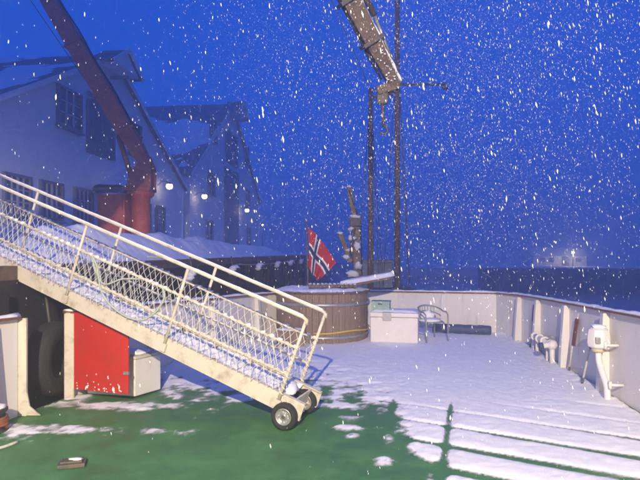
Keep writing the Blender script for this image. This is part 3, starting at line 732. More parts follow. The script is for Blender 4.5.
# white gooseneck vent
p, inw = on_path(BW, 7.42, 1); d = Vector((-inw.y, inw.x, 0))
if d.y > 0: d = -d                                           # d: towards the viewer
B0 = p+inw*.17
def vp(x, y, z): return B0+d*x+inw*y+Vector((0, 0, z))
t = thing('vent_head', 'white air vent with boxy head on a bent pipe against the right bulwark', 'vent', (vp(.2, 0, 0).x, vp(.2, 0, 0).y, 0))
mb = MB(); mb.tube([vp(*q) for q in smooth([(.0, .06, .72), (.0, .06, .60), (.03, .06, .48), (.12, .05, .34), (.21, .04, .22), (.24, .04, .10), (.24, .04, .005)])], .042, 12); mb.build('pipe', 'white_paint', t)
hx = (d, inw, Vector((0, 0, 1)))
mb = MB(); n_ = 8
prof = [(.075, .66), (.14, .70), (.155, .76), (.15, .86), (.135, .93), (.09, .965), (.001, .975)]
c_ = vp(0, .06, 0); mb.lathe([(r, z) for r, z in prof], c_, (0, 0, 1), 8); mb.add([c_+Vector((0, 0, .66))], []); hd = mb.build('head', 'white_paint', t, bevel=.006)
mb = MB(); mb.tube([vp(0, .06, .63), vp(0, .06, .665)], .085, 16); mb.build('collar', 'cream_paint', t)
mb = MB(); mb.tube([vp(0, .06, .645), vp(0, .06, .655)], .088, 16); mb.build('seal_ring', 'yellow', t)
for z, x in ((.74, .155), (.24, .30)):
    mb = MB(); mb.tube([vp(x, -.14, z), vp(x, .03, z)], .018, 8); mb.tube([vp(x, .03, z-.05), vp(x, .03, z+.05)], .022, 8); mb.tube([vp(x-.06 if z < .5 else x-.04, .03, z), vp(x, .03, z)], .014, 8); mb.build('clamp', 'white_paint', t)
for s_ in (-1, 1):
    mb = MB(); mb.box(vp(s_*.135, .12, .80), (.05, .06, .09), hx); mb.build('float_cover', 'galv', t, bevel=.01)
mb = MB(); mb.lathe([(.07, .0), (.07, .012), (.045, .02)], vp(.24, .04, .004), (0, 0, 1), 14); mb.build('foot', 'white_paint', t)
mb = MB(); mb.lump(vp(0, .06, .975), (.10, .10, .03), 5, 12, 6, .2); mb.build('snow_cover', 'snow', t, kind='stuff')

# ================================================================== small things on the green deck
p = gnd(72, 466)
t = thing('hatch_block', 'small dark steel block with snow on the green deck at lower left', 'block', p)
ax_ = (Vector((.96, .28, 0)), Vector((-.28, .96, 0)), Vector((0, 0, 1)))
mb = MB(); mb.box(p+Vector((0, 0, .022)), (.24, .15, .036), ax_); mb.build('plate', 'steel_dark', t, bevel=.006)
mb = MB(); mb.box(p+Vector((0, 0, .052)), (.19, .11, .02), ax_); mb.build('cover', 'steel_dark', t, bevel=.005)
mb = MB(); mb.lump(p+Vector((.03, .01, .062)), (.07, .035, .010), 2, 12, 6, .3); mb.build('snow_patch', 'snow', t, kind='stuff')
a, b = gnd(-14, 455), gnd(18, 443)
mb = MB(); mb.tube([a.lerp(b, k/10)+Vector((0, .02*math.sin(k*.6), .016)) for k in range(11)], .015, 8); o = mb.build('rope', 'rope_white', None, origin=(a.lerp(b, .5))); tag(o, 'short end of white rope lying on the green deck at the left edge', 'rope')
# mooring bollard at left edge
p = Vector((-3.60, 6.02, 0))
t = thing('bollard', 'black mooring bollard with orange rope at the foot of the left bulwark end', 'bollard', p)
mb = MB(); mb.lathe([(.001, .0), (.12, 0), (.12, .02), (.085, .03), (.08, .20), (.11, .235), (.11, .26), (.001, .265)], p, (0, 0, 1), 20); mb.build('post', 'hull_black', t)
mb = MB(); mb.tube([p+Vector(((.10+.006*math.sin(k))*math.cos(k*.42), (.10+.006*math.sin(k))*math.sin(k*.42), .06+.0016*k)) for k in range(70)], .018, 6); mb.build('rope_turns', 'orange', t)
mb = MB(); mb.lump(p+Vector((0, 0, .27)), (.10, .10, .03), 5, 12, 6, .2); mb.build('snow_cover', 'snow', t, kind='stuff')

# ================================================================== tyres on quay wall
def make_tyre(R=.52, T=.17):
    t = thing('tyre_fender', '', 'tyre', (0, 0, 0), 'tyres hung along the quay wall')
    mb = MB(); ax = QN
    mb.lathe([(R*.52, -T*.6), (R*.62, -T), (R*.85, -T), (R*.97, -T*.7), (R, -T*.2), (R, T*.2), (R*.97, T*.7), (R*.85, T), (R*.62, T), (R*.52, T*.6)], (0, 0, 0), ax, 30, True); mb.build('tyre', 'rubber', t)
    mb = MB(); mb.tube([QN*-.05+Vector((0, 0, R*.75)), QN*-.12+Vector((0, 0, R+.35))], .018, 6); mb.build('hanging_rope', 'steel_dark', t)
    mb = MB()
    for k in range(7):
        a_ = (k-3)*.26; mb.lump(QD*(math.sin(a_)*R)+Vector((0, 0, math.cos(a_)*R+.0)), (.13, .13+.02*(k%2), .065), k, 10, 6, .25)
    mb.build('snow_cap', 'snow', t, kind='stuff'); return t
proto = make_tyre()
ords = ['tyre on the black quay wall seen through the open gateway', 'snow-capped tyre on the quay wall behind the middle of the gangway', 'snow-capped tyre on the quay wall, second beyond the gangway middle', 'snow-capped tyre on the quay wall, third beyond the gangway middle', 'snow-capped tyre on the quay wall, third from the flag', 'snow-capped tyre on the quay wall, second from the flag', 'snow-capped tyre on the quay wall nearest the flag']
for i, Y in enumerate((7.6, 13.4, 17.1, 20.8, 24.5, 28.2, 31.9)):
    o = proto if i == 0 else copy_tree(proto)
    z = QZ-.62 if i else .50
    o.location = (qx(Y)+.37, Y, z); o['label'] = ords[i]
for ch in list(proto.children):                        # the tyre by the gateway is sheltered: no snow cap
    if ch.name.startswith('snow_cap'): bpy.data.objects.remove(ch)
# mooring line
mb = MB(); a, b = Vector((qx(11)-.4, 11, QZ+.45)), Vector((-.55, 13.45, 1.04))
a = Vector((qx(12)-.2, 12.0, QZ+.28)); b = Vector((-1.2, 31, 1.6))
mb.tube([a.lerp(b, k/16)-Vector((0, 0, .25*math.sin(PI*k/16))) for k in range(17)], .02, 6); o = mb.build('mooring_rope', 'rope_white', None, origin=a); tag(o, 'slack mooring rope strung along the quay edge behind the gangway', 'rope')

# ================================================================== warehouses
XB = -11.0
def wp(Y, z, off=0.0):           # point on the common gable plane, off metres out from it
    Y0 = Y; return Vector((XB+KQ*Y0, Y0, z))+QN*off
def window(parent, Yc, w_, z0, z1, nx, nz):
    mb = MB(); f = .09
    for (ya, yb, za, zb) in ((Yc-w_/2, Yc+w_/2, z0, z0+f), (Yc-w_/2, Yc+w_/2, z1-f, z1), (Yc-w_/2, Yc-w_/2+f, z0+f, z1-f), (Yc+w_/2-f, Yc+w_/2, z0+f, z1-f)):
        mb.bar(wp(ya, (za+zb)/2, .05), wp(yb, (za+zb)/2, .05), .12, zb-za)
    fr = mb.build('window', 'trim', parent)
    mb = MB(); mb.bar(wp(Yc-w_/2-.04, z0-.05, .08), wp(Yc+w_/2+.04, z0-.05, .08), .2, .06); s_ = mb.build('sill', 'trim', fr); 
    mb = MB(); mb.bar(wp(Yc-w_/2+f, (z0+z1)/2, .025), wp(Yc+w_/2-f, (z0+z1)/2, .025), .02, z1-z0-2*f); g_ = mb.build('pane', 'glass', fr)
    mb = MB()
    for k in range(1, nx):
        y = Yc-w_/2+f+(w_-2*f)*k/nx; wd = .07 if (nx == 4 and k == 2) or nx == 3 else .04
        mb.bar(wp(y-wd/2, (z0+z1)/2, .055), wp(y+wd/2, (z0+z1)/2, .055), .05, z1-z0-2*f)
    for k in range(1, nz): 
        z = z0+f+(z1-z0-2*f)*k/nz; mb.bar(wp(Yc-w_/2+f, z, .05), wp(Yc+w_/2-f, z, .05), .04, .04)
    mb.build('muntin', 'trim_white', fr)
def warehouse(label, Ya, Yb, zr, ze, depth, hood_w, hood_o, snowf):
    Ym = (Ya+Yb)/2; t = thing('warehouse', label, 'building', wp(Ym, QZ, 0))
    back = -QN*depth
    mb = MB(); mb.prism([wp(Ya, QZ-.2), wp(Yb, QZ-.2), wp(Yb, ze), wp(Ym, zr), wp(Ya, ze)], back, (0, 0, 0)); mb.build('wall', 'timber_wall', t)
    ovh = .2
    for sgn, Ye in ((-1, Ya), (1, Yb)):
        e = wp(Ye, ze); r = wp(Ym, zr); sl_ = (e-r); L = sl_.length; sl_.normalize(); nrm = sl_.cross(QN)*sgn
        if nrm.z < 0: nrm = -nrm
        o0 = r+nrm*.03; e2 = o0+sl_*(L+.25)
        mb = MB(); mb.prism([o0+QN*ovh, e2+QN*ovh, e2+back, o0+back], nrm*0, nrm*.10); rf = mb.build('roof', 'roof_dark', t)
        mb = MB(); mb.bar(o0+QN*(ovh+.03)+nrm*.02, e2+QN*(ovh+.03)+nrm*.02, .05, .16, up=nrm); mb.build('verge_board', 'timber_wall', rf)
        # snow still lying on part of the slope
        s_ = sheet('roof_snow', 'snow', lambda x, y: snowf(x, y, L, depth), 0.05, L+.22, -ovh, depth-.2, .22, O=o0+nrm*.098, AX=sl_, AY=-QN, AN=nrm, parent=rf)
        s_.location = (0, 0, 0)
    # hoist hood on the ridge
    sp_ = (zr-ze)/(Ym-Ya)*1.15
    for sgn in (-1, 1):
        r = wp(Ym, zr+.22); e = wp(Ym+sgn*hood_w, zr+.22-hood_w*sp_); mb = MB()
        mb.prism([r+QN*hood_o, e+QN*hood_o, e-QN*.3, r-QN*.3], (0, 0, 0), (0, 0, .08)); mb.build('hood_roof', 'roof_dark', t)
        mb = MB(); mb.bar(r+QN*(hood_o+.025)+Vector((0, 0, .05)), e+QN*(hood_o+.025)+Vector((0, 0, .02)), .05, .16); mb.build('hood_board', 'timber_wall', t)
    mb = MB(); mb.prism([wp(Ym-hood_w*.8, zr+.1-hood_w*.8*sp_), wp(Ym+hood_w*.8, zr+.1-hood_w*.8*sp_), wp(Ym, zr+.15)], QN*.02, QN*(hood_o-.08)); mb.build('hood_gable', 'timber_wall', t)
    mb = MB(); mb.bar(wp(Ym, zr-hood_w*sp_-.02, .0), wp(Ym, zr-hood_w*sp_-.02, hood_o-.05), .10, .12); mb.build('hoist_beam', 'trim', t)
    for Ye in (Ya+.08, Yb-.08):
        mb = MB(); mb.bar(wp(Ye, QZ-.1, .02), wp(Ye, ze, .02), .16, .05, up=QN); mb.build('corner_board', 'timber_wall', t)
    return t
def door(parent, Ya, Yb, z0, z1, arch=0):
    mb = MB(); n = max(2, int((Yb-Ya)/.2)); 
    for k in range(n):
        a_, b_ = Ya+(Yb-Ya)*k/n+.008, Ya+(Yb-Ya)*(k+1)/n-.008
        zt_ = z1+arch*math.sin(PI*(k+.5)/n)
        mb2 = MB(); mb2.bar(wp(a_, (z0+zt_)/2, .03), wp(b_, (z0+zt_)/2, .03), .05, zt_-z0)
        mb.v += []; o_ = len(mb.v); mb.add(mb2.v, mb2.f)
    dr = mb.build('door', 'door_dark', parent)
    mb = MB()
    for Ye in (Ya-.06, Yb+.06): mb.bar(wp(Ye, z0, .04), wp(Ye, z1+.02, .04), .1, .08, up=QN)
    mb.bar(wp(Ya-.1, z1+.06+arch, .05), wp(Yb+.1, z1+.06+arch, .05), .1, .1); mb.build('frame', 'trim', dr)

def snow1(x, y, L, D): return .10*(fbm(x, y, 2, .35)+.35*fbm(x, y, 5, 1.2)+.30+.10*(y-5.5)+.06*(x-L*.5)-(.06 if x < .6 else 0))
def snow2(x, y, L, D):
    e = 1-((x-L*.62)/(L*.42))**2-((y-6.0)/6.0)**2
    return .12*(e*.8+.55*fbm(x, y, 9, .3)+.3*fbm(x, y, 4, 1.0))
w1 = warehouse('large white wooden warehouse with arched hoist door behind the red crane', 13.95, 30.25, 9.95, 5.55, 16, 1.3, .8, snow1)
w2 = warehouse('tall white warehouse with steep half snow-covered roof farther along the quay', 31.2, 49.2, 12.9, 6.5, 18, 1.35, 1.0, snow2)
door(w1, 20.35, 22.25, 5.75, 7.75, .18)
window(w1, 19.1, 1.5, 6.35, 7.75, 3, 3); window(w1, 24.2, 1.2, 6.35, 7.75, 3, 3)
for Yc in (16.35, 18.05, 20.0): window(w1, Yc, 1.25, 3.05, 4.35, 4, 3)
window(w1, 27.0, 1.1, 3.0, 4.3, 4, 3); window(w1, 25.3, 1.1, 3.0, 4.3, 4, 3)
door(w1, 21.3, 22.5, QZ+.1, 3.9)
mb = MB(); po = bpy.data.objects.new('porch', None); col.objects.link(po); po.parent = w1; po.location = (0, 0, 0)
for sgn in (-1, 1):
    r, e = wp(21.9, 5.15), wp(21.9+sgn*1.2, 4.35); mb = MB(); mb.prism([r+QN*1.3, e+QN*1.3, e, r], (0, 0, 0), (0, 0, .1)); mb.build('porch_roof', 'roof_dark', po)
    mb = MB(); mb.bar(r+QN*1.33, e+QN*1.33, .05, .2); mb.build('porch_board', 'trim', po)
    mb = MB(); mb.bar(wp(21.9+sgn*1.05, 4.35, .05), wp(21.9+sgn*1.05, 4.35, 1.2), .1, .12); mb.bar(wp(21.9+sgn*1.05, 3.4, .02), wp(21.9+sgn*1.05, 4.3, .9), .09, .09, up=(0, 1, 0)); mb.build('porch_bracket', 'trim', po)
    d_ = (e-r); Ls = d_.length; d_.normalize(); nrm = d_.cross(QN)*sgn
    if nrm.z < 0: nrm = -nrm
    s_ = sheet('porch_snow', 'snow', lambda x, y: .12*min(1, min(y, 1.3-y)*4+.2)+.05*fbm(x, y, 3, 1.5), 0, Ls, 0, 1.28, .08, O=r+Vector((0, 0, .10)), AX=d_, AY=QN, AN=nrm, parent=po); s_.location = (0, 0, 0)
mb = MB(); mb.prism([wp(20.8, 4.4), wp(23.0, 4.4), wp(21.9, 5.1)], QN*1.15, QN*1.22); mb.build('porch_gable', 'door_dark', po)
# second warehouse openings
door(w2, 38.6, 41.6, 8.45, 10.6, .1); door(w2, 38.3, 41.9, 5.1, 7.95); door(w2, 38.3, 41.9, QZ+.1, 4.95)
for Yc, z in ((35.6, 9.3), (44.6, 9.3), (35.2, 5.7), (44.9, 5.7), (34.8, 2.6), (45.2, 2.6)): window(w2, Yc, 1.35, z, z+1.45, 2, 3)
# gap between them: its shade put in as a low dark block
t = thing('gap_shade_block', 'narrow dark block added as the shade in the gap between the two white warehouses', 'gap shade', wp(30.75, QZ, -2))
mb = MB(); mb.prism([wp(30.3, QZ-.1, -1.2), wp(31.15, QZ-.1, -1.2), wp(31.15, 5.0, -1.2), wp(30.3, 5.0, -1.2)], QN*-6, (0, 0, 0)); mb.build('wall', 'door_dark', t)
mb = MB(); mb.prism([wp(30.28, 5.0, -.9), wp(31.18, 5.0, -.9), wp(31.18, 5.2, -.9), wp(30.28, 5.2, -.9)], QN*-6.2, (0, 0, 0)); mb.build('roof', 'roof_dark', t)

# wall lamps
def wall_lamp(label, Y, z, pw):
    b = wp(Y, z, .0); t = thing('wall_lamp', label, 'wall lamp', b, 'lit lamps along the warehouses')
    mb = MB(); mb.tube([b+QN*.02+Vector((0, 0, .05)), b+QN*.2+Vector((0, 0, .22)), b+QN*.62+Vector((0, 0, .2))], .025, 8); mb.build('bracket', 'trim', t)
    mb = MB(); mb.lathe([(.03, .2), (.05, .17), (.16, .10), (.16, .085), (.04, .15)], b+QN*.62, (0, 0, 1), 16); mb.build('shade', 'trim', t)
    c_ = b+QN*.62+Vector((0, 0, .03)); mb = MB(); mb.lathe([(.001, .1), (.12, .07), (.16, -.03), (.12, -.14), (.001, -.18)], c_, (0, 0, 1), 14); mb.build('bulb', 'lamp_glow', t)
    l = bpy.data.lights.new('lamp_light', 'POINT'); l.energy = pw; l.color = (1.0, .80, .52); l.shadow_soft_size = .12
    lo = bpy.data.objects.new('lamp_light', l); col.objects.link(lo); lo.parent = t; lo.location = c_-t.location+QN*.16+Vector((0, 0, -.05))
wall_lamp('lit lamp on the near warehouse wall beside the red crane column', 26.75, 5.25, .5)
wall_lamp('lit lamp on the left of the tall warehouse doors', 32.1, 5.3, .5)
wall_lamp('lit lamp near the right corner of the tall warehouse', 42.4, 5.27, .5)
p = Vector((-6.6, 62.0, QZ))
t = thing('street_lamp', 'farthest lit lamp on a post beyond the tall warehouse', 'street lamp', p)
mb = MB(); mb.tube([p, p+Vector((0, 0, 3.6))], [.08, .05], 8); mb.build('post', 'steel_dark', t)
mb = MB(); mb.lathe([(.001, 3.75), (.25, 3.6), (.22, 3.55), (.05, 3.62)], p, (0, 0, 1), 12); mb.build('shade', 'steel_dark', t)
mb = MB(); mb.lathe([(.001, 3.58), (.10, 3.5), (.001, 3.4)], p, (0, 0, 1), 10); mb.build('bulb', 'lamp_far', t)

# ================================================================== red quay crane
CY = 17.0
def cq(u, v, dy=0): return at(u, v, CY+dy)
base = Vector((at(141, 226, CY).x, CY, QZ+.05))
t = thing('quay_crane', 'red quayside crane with column and long rust-brown boom in front of the warehouse', 'crane', base)
mb = MB(); mb.lathe([(.45, 0), (.45, .06), (.29, .08), (.28, 2.05), (.40, 2.1), (.42, 2.22), (.001, 2.22)], base, (0, 0, 1), 24); mb.build('column', 'rust_red', t)
z0 = base.z+2.22
mb = MB(); mb.box((base.x-.04, CY, z0+.06), (.86, .72, .12)); mb.build('slew_ring', 'boom_brown', t, bevel=.03)
for s_ in (-1, 1):
    mb = MB(); pl = [Vector((base.x-.38, CY+s_*.24, z0+.1)), Vector((base.x+.40, CY+s_*.24, z0+.1)), Vector((base.x+.40, CY+s_*.24, z0+.75)), Vector((base.x+.24, CY+s_*.24, z0+1.15)), Vector((base.x+.02, CY+s_*.24, z0+.95)), Vector((base.x-.30, CY+s_*.24, z0+.5))]
    mb.prism(pl, (0, -.04, 0), (0, .04, 0)); mb.build('cheek_plate', 'boom_brown', t, bevel=.01)
mb = MB(); mb.box((base.x+.16, CY, z0+.42), (.40, .40, .62)); mb.build('winch_housing', 'boom_brown', t, bevel=.03)
P0 = Vector((base.x+.18, CY, z0+.85)); P1 = cq(49, 0); bd = (P1-P0).normalized(); P2 = P0+bd*9.5
sd = Vector((0, 1, 0)); up = sd.cross(bd)*-1
if up.z < 0: up = -up
mb = MB(); mid = P0+bd*2.3
secs = [(0, .16, .20), (.6, .22, .24), (2.0, .27, .24), (5.0, .24, .22), (9.5, .19, .18)]
vs = []; fs = []
for (s_, hh, ww) in secs:
    c_ = P0+bd*s_
    for (a_, b_) in ((-1, -1), (1, -1), (1, 1), (-1, 1)): vs.append(c_+sd*(a_*ww)+up*(b_*hh))
for q in range(len(secs)-1):
    for k in range(4): fs.append((q*4+k, q*4+(k+1) % 4, (q+1)*4+(k+1) % 4, (q+1)*4+k))
fs += [(3, 2, 1, 0), tuple(range(len(vs)-4, len(vs)))]
mb.add(vs, fs); bm_ = mb.build('boom', 'boom_brown', t, bevel=.02)
for s_ in (1.2, 2.6, 4.4):
    mb = MB(); mb.box(P0+bd*s_, (.06, .56, .60), (bd, sd, up)); mb.build('boom_collar', 'boom_brown', t, bevel=.008)
mb = MB(); mb.tube([Vector((base.x-.24, CY, z0+.3)), P0+bd*1.25-up*.3], .085, 12); mb.build('lift_cylinder', 'boom_brown', t)
mb = MB(); mb.tube([P0+bd*1.0-up*.28, P0+bd*1.75-up*.26], .05, 10); mb.build('cylinder_rod', 'galv', t)
mb = MB(); mb.tube([P0+bd*s_+up*(.30+.02*math.sin(s_*3)) for s_ in [k*.4 for k in range(2, 23)]], .03, 6); mb.build('hydraulic_hose', 'rubber', t)
mb = MB(); a_, b_ = P0+bd*9.3+Vector((-.35, -.2, 0)), P0+bd*3.3-up*.3; mb.tube([a_, a_.lerp(b_, .5)-Vector((.15, 0, .12)), b_], .013, 5); mb.build('cable', 'steel_dark', t)
cb = Vector((at(116.5, 222, CY).x, CY-.1, QZ+.05))
t = thing('crane_cabinet', 'red steel cabinet standing beside the crane column in the snow bank', 'cabinet', cb)
mb = MB(); mb.box(cb+Vector((0, 0, 1.06)), (.84, .7, 2.1)); mb.build('body', 'rust_red', t, bevel=.02)
mb = MB(); mb.box(cb+Vector((0, -.36, 1.1)), (.70, .025, 1.85)); dr = mb.build('door', 'rust_red', t, bevel=.006)
mb = MB(); mb.box(cb+Vector((.27, -.385, 1.2)), (.03, .03, .14)); mb.build('handle', 'steel_dark', dr)
mb = MB(); mb.lump(cb+Vector((0, 0, 2.12)), (.42, .36, .05), 3, 14, 6, .2); mb.build('snow_cover', 'snow', t, kind='stuff')

# ================================================================== ship's crane jib over the deck
PB = Vector((-2.7, -1.6, 0)); EL = Vector((-.85, 8.2, 8.3)); TIP = at(395, 86, 9.5)
t = thing('deck_crane', 'brown snow-dusted crane jib reaching down from above with a hook block', 'crane', PB)
mb = MB(); mb.lathe([(.42, 0), (.42, .05), (.26, .07), (.24, 4.4), (.32, 4.45), (.32, 4.7), (.001, 4.72)], PB, (0, 0, 1), 24); mb.build('pedestal', 'crane_brown', t)
mb = MB(); mb.bar(PB+Vector((0, 0, 4.6)), EL, .32, .42); mb.build('main_boom', 'crane_brown', t, bevel=.03)
jd = (TIP-EL).normalized(); js = jd.cross(Vector((0, 1, 0))).normalized(); jn = js.cross(jd)
Lj = (TIP-EL).length; vs = []; fs = []
secs = [(-.2, .19), (Lj*.45, .17), (Lj*.8, .14), (Lj+.05, .08)]
for s_, r_ in secs:
    c_ = EL+jd*s_
    for a_, b_ in ((-1, -1), (1, -1), (1, 1), (-1, 1)): vs.append(c_+js*(a_*r_)+jn*(b_*r_*.85))
for q in range(3):
    for k in range(4): fs.append((q*4+k, q*4+(k+1) % 4, (q+1)*4+(k+1) % 4, (q+1)*4+k))
fs += [(3, 2, 1, 0), (12, 13, 14, 15)]
mb = MB(); mb.add(vs, fs); mb.build('jib', 'crane_brown', t, bevel=.02)
for s_ in (Lj*.42, Lj*.62, Lj*.8):
    mb = MB(); mb.box(EL+jd*s_, (.07, .40, .36), (jd, js, jn)); mb.build('jib_collar', 'steel_dark', t, bevel=.01)
upj = js if js.z > 0 else -js
mb = MB(); mb.tube([EL+jd*.3+upj*.27, EL+jd*(Lj*.72)+upj*.25], .055, 10); mb.build('ram_cylinder', 'steel_dark', t)
mb = MB(); mb.tube([EL+jd*(Lj*.72)+upj*.25, EL+jd*(Lj*.92)+upj*.16], .03, 8); mb.build('ram_rod', 'galv', t)
mb = MB(); mb.tube([EL+jd*s_-upj*(.185+.012*math.sin(s_*4)-.03*s_/Lj) for s_ in [k*.2 for k in range(int(Lj/.2))]], .02, 6); mb.build('hydraulic_hose', 'rubber', t)
mb = MB(); mb.bar(TIP+Vector((.05, 0, .02)), TIP+Vector((-.32, 0, -.10)), .14, .16); mb.build('tip_link', 'crane_brown', t, bevel=.02)
HB = TIP+Vector((-.22, 0, -.16))
mb = MB(); mb.box(HB+Vector((0, 0, -.05)), (.20, .10, .22)); mb.build('hook_block', 'steel_dark', t, bevel=.03)
mb = MB(); mb.tube([HB+Vector((.0, 0, -.12)), HB+Vector((.02, 0, -.55))], .03, 8)
mb.tube([HB+Vector((.02+.07*math.sin(a_*.42), 0, -.545-.07*(1-math.cos(a_*.42)))) for a_ in range(11)], .02, 8); mb.build('hook', 'steel_dark', t)
mb = MB()
for off in (-.07, .0, .07):
    mb.tube([EL+jd*(Lj*(.1+.9*k/60))+upj*(.185-.10*max(0, .1+.9*k/60-.4)*1.05)+Vector((0, off, 0)) for k in range(61)], [max(.004, .022+.03*fbm(k*.35, off*40, 3)) for k in range(61)], 6)
for k in range(70): mb.lump(EL+jd*(Lj*random.uniform(.3, 1))-Vector((0, .135, 0))+js*random.uniform(-.12, .12), (random.uniform(.008, .022), .008, random.uniform(.008, .02)), k*2.3, 6, 4, .4)
mb.build('snow_cover', 'snow', t, kind='stuff')

# ================================================================== fishing boat astern with masts
t = thing('fishing_boat', 'dark fishing boat moored beyond the stern with two masts and a derrick', 'boat', (2.3, 21, WATER_Z))
secs = [(16.6, .05, .9), (17.6, .8, .75), (19, 1.35, .6), (22, 1.55, .5), (25.5, 1.35, .55), (26.5, 1.1, .6)]
vs = []; fs = []
for Y, hw_, zt_ in secs:
    for x, z in ((-hw_, zt_), (-hw_*.85, -.6), (-hw_*.3, WATER_Z-.4), (hw_*.3, WATER_Z-.4), (hw_*.85, -.6), (hw_, zt_)): vs.append((2.3+x, Y, z))
for q in range(len(secs)-1):
    for k in range(6): fs.append((q*6+k, q*6+(k+1) % 6, (q+1)*6+(k+1) % 6, (q+1)*6+k))
fs += [(5, 4, 3, 2, 1, 0), tuple(range(30, 36))]
mb = MB(); mb.add(vs, fs); mb.build('hull', 'hull_black', t)
mb = MB(); mb.box((2.3, 23.6, 1.0), (1.5, 1.9, 1.1)); mb.build('wheelhouse', 'door_dark', t, bevel=.04)
mb = MB(); mb.box((2.3, 23.6, 1.6), (1.8, 2.2, .1)); mb.build('roof', 'roof_dark', t); 
for X, zt_, Y in ((1.78, 7.75, 19), (2.72, 12.5, 19)):
    mb = MB(); mb.tube([(X, Y, .3), (X, Y, zt_)], [.11, .085], 10); mb.build('mast', 'wood_dark', t)
mb = MB(); mb.tube([(2.72, 19, 7.9), (4.45, 19, 7.9)], .045, 8); mb.lump((4.4, 19, 7.8), (.12, .08, .1), 2); mb.build('yard', 'steel_dark', t)
for X in (1.78, 2.72):
    for k, (dx, dy) in enumerate(((-.5, .0), (.45, 0), (.15, -1.6))):
        mb = MB(); mb.tube([(X, 19, 7.6 if X < 2 else 9.5), (X+dx, 19+dy, .7)], .012, 5); mb.build('shroud', 'steel_dark', t)
mb = MB(); mb.tube([(1.78, 19, 7.7), (-1.0, 17.9, 13.5)], .012, 5); mb.build('stay', 'steel_dark', t)
mb = MB(); mb.tube([(1.78, 19, 7.4), (2.72, 19, 7.6)], .05, 8); mb.build('cross_tree', 'wood_dark', t)
# derrick folded upright, wrapped with snowy net
dk = [at(349, 187, 18), at(352, 205, 18), at(355, 222, 18), at(358, 245, 18), at(357, 285, 18)]
mb = MB(); mb.bar(at(358, 292, 18), at(355, 214, 18), .26, .24, up=(0, 1, 0)); mb.build('derrick', 'derrick_ochre', t, bevel=.03)
mb = MB(); mb.bar(at(355.5, 224, 17.9), at(349, 187, 17.9), .16, .18, up=(0, 1, 0)); mb.build('derrick_arm', 'derrick_ochre', t, bevel=.03)
mb = MB(); mb.bar(at(351, 262, 17.8), at(340, 234, 17.8), .15, .17, up=(0, 1, 0)); mb.build('derrick_tip', 'derrick_ochre', t, bevel=.03)
mb = MB(); mb.tube([at(350, 258, 17.75), at(354, 228, 17.75)], .055, 8); mb.build('derrick_ram', 'steel_dark', t)
mb = MB(); mb.tube([at(349, 190, 17.8), at(361, 225, 17.8), at(362, 275, 17.8)], .02, 6); mb.build('derrick_hose', 'rubber', t)
mb = MB(); mb.box(at(355, 222, 17.9), (.38, .30, .30)); mb.build('derrick_joint', 'steel_dark', t, bevel=.04)
mb = MB()
for (u_, v_, a_, b_) in ((349, 186.5, .09, .04), (355, 216.5, .19, .06), (340, 233, .10, .05), (348, 250, .10, .05), (352, 238, .13, .10), (357, 246, .12, .14), (351, 229, .10, .07), (346, 257, .13, .08), (358, 266, .13, .13), (353, 274, .2, .12)):
    mb.lump(at(u_, v_, 17.78), (a_, .10, b_), u_+v_, 10, 7, .4, 2.2)
mb.build('snow_cover', 'snow', t, kind='stuff')

# ================================================================== flag at the stern
FP = Vector((-.30, 13.62, 0)); FT = at(306.5, 222, 13.75)
t = thing('flag_staff', 'slim flag staff on the stern bulwark behind the hot tub', 'flag staff', Vector((FP.x, FP.y, ztop(FP))))
mb = MB(); mb.tube([Vector((FP.x, FP.y+.02, ztop(FP)+.01)), FT], [.025, .018], 8); mb.build('staff', 'wood_dark', t)
mb = MB(); mb.lump(FT+Vector((0, 0, .03)), (.035, .035, .035), 1, 10, 6, .0); mb.build('truck', 'galv', t)
mb = MB(); mb.lathe([(.05, -.01), (.05, .12), (.03, .14)], Vector((FP.x, FP.y+.02, ztop(FP)+.01)), (0, 0, 1), 12); mb.build('socket', 'galv', t)
# drooping cloth
hoist0, hoist1 = at(308, 228, 13.72), at(309, 267, 13.72); fly0, fly1 = at(336, 262, 13.7), at(318, 281, 13.7)
NU, NV = 44, 30; vs = []; uvs = []
for j in range(NV+1):
    for i in range(NU+1):
        u_, v_ = i/NU, j/NV
        top = hoist0.lerp(fly0, u_)+Vector((0, 0, .10*math.sin(PI*u_))); bot = hoist1.lerp(fly1, u_)+Vector((0, 0, -.05*math.sin(PI*u_)))
        p = top.lerp(bot, v_); amp = .09*min(1, u_*3)
        p += Vector((.018*math.sin(7*u_+4*v_), amp*math.sin(9*u_+2.5*v_+.6)+.04*math.sin(17*u_-3*v_)*u_, .012*math.sin(11*u_)))
        vs.append(p); uvs.append((u_, 1-v_))
fs = [(j*(NU+1)+i, j*(NU+1)+i+1, (j+1)*(NU+1)+i+1, (j+1)*(NU+1)+i) for j in range(NV) for i in range(NU)]
me = bpy.data.meshes.new('flag'); me.from_pydata([tuple(p-hoist0) for p in vs], [], fs); me.polygons.foreach_set('use_smooth', [True]*len(fs))
ul = me.uv_layers.new(name='UVMap')
for lp in me.loops: ul.data[lp.index].uv = uvs[lp.vertex_index]
me.materials.append(M['flag_cloth']); fo = bpy.data.objects.new('flag', me); col.objects.link(fo); fo.location = hoist0
sm = fo.modifiers.new('thick', 'SOLIDIFY'); sm.thickness = .004
tag(fo, 'drooping red flag with white-edged blue cross on the stern staff', 'flag')

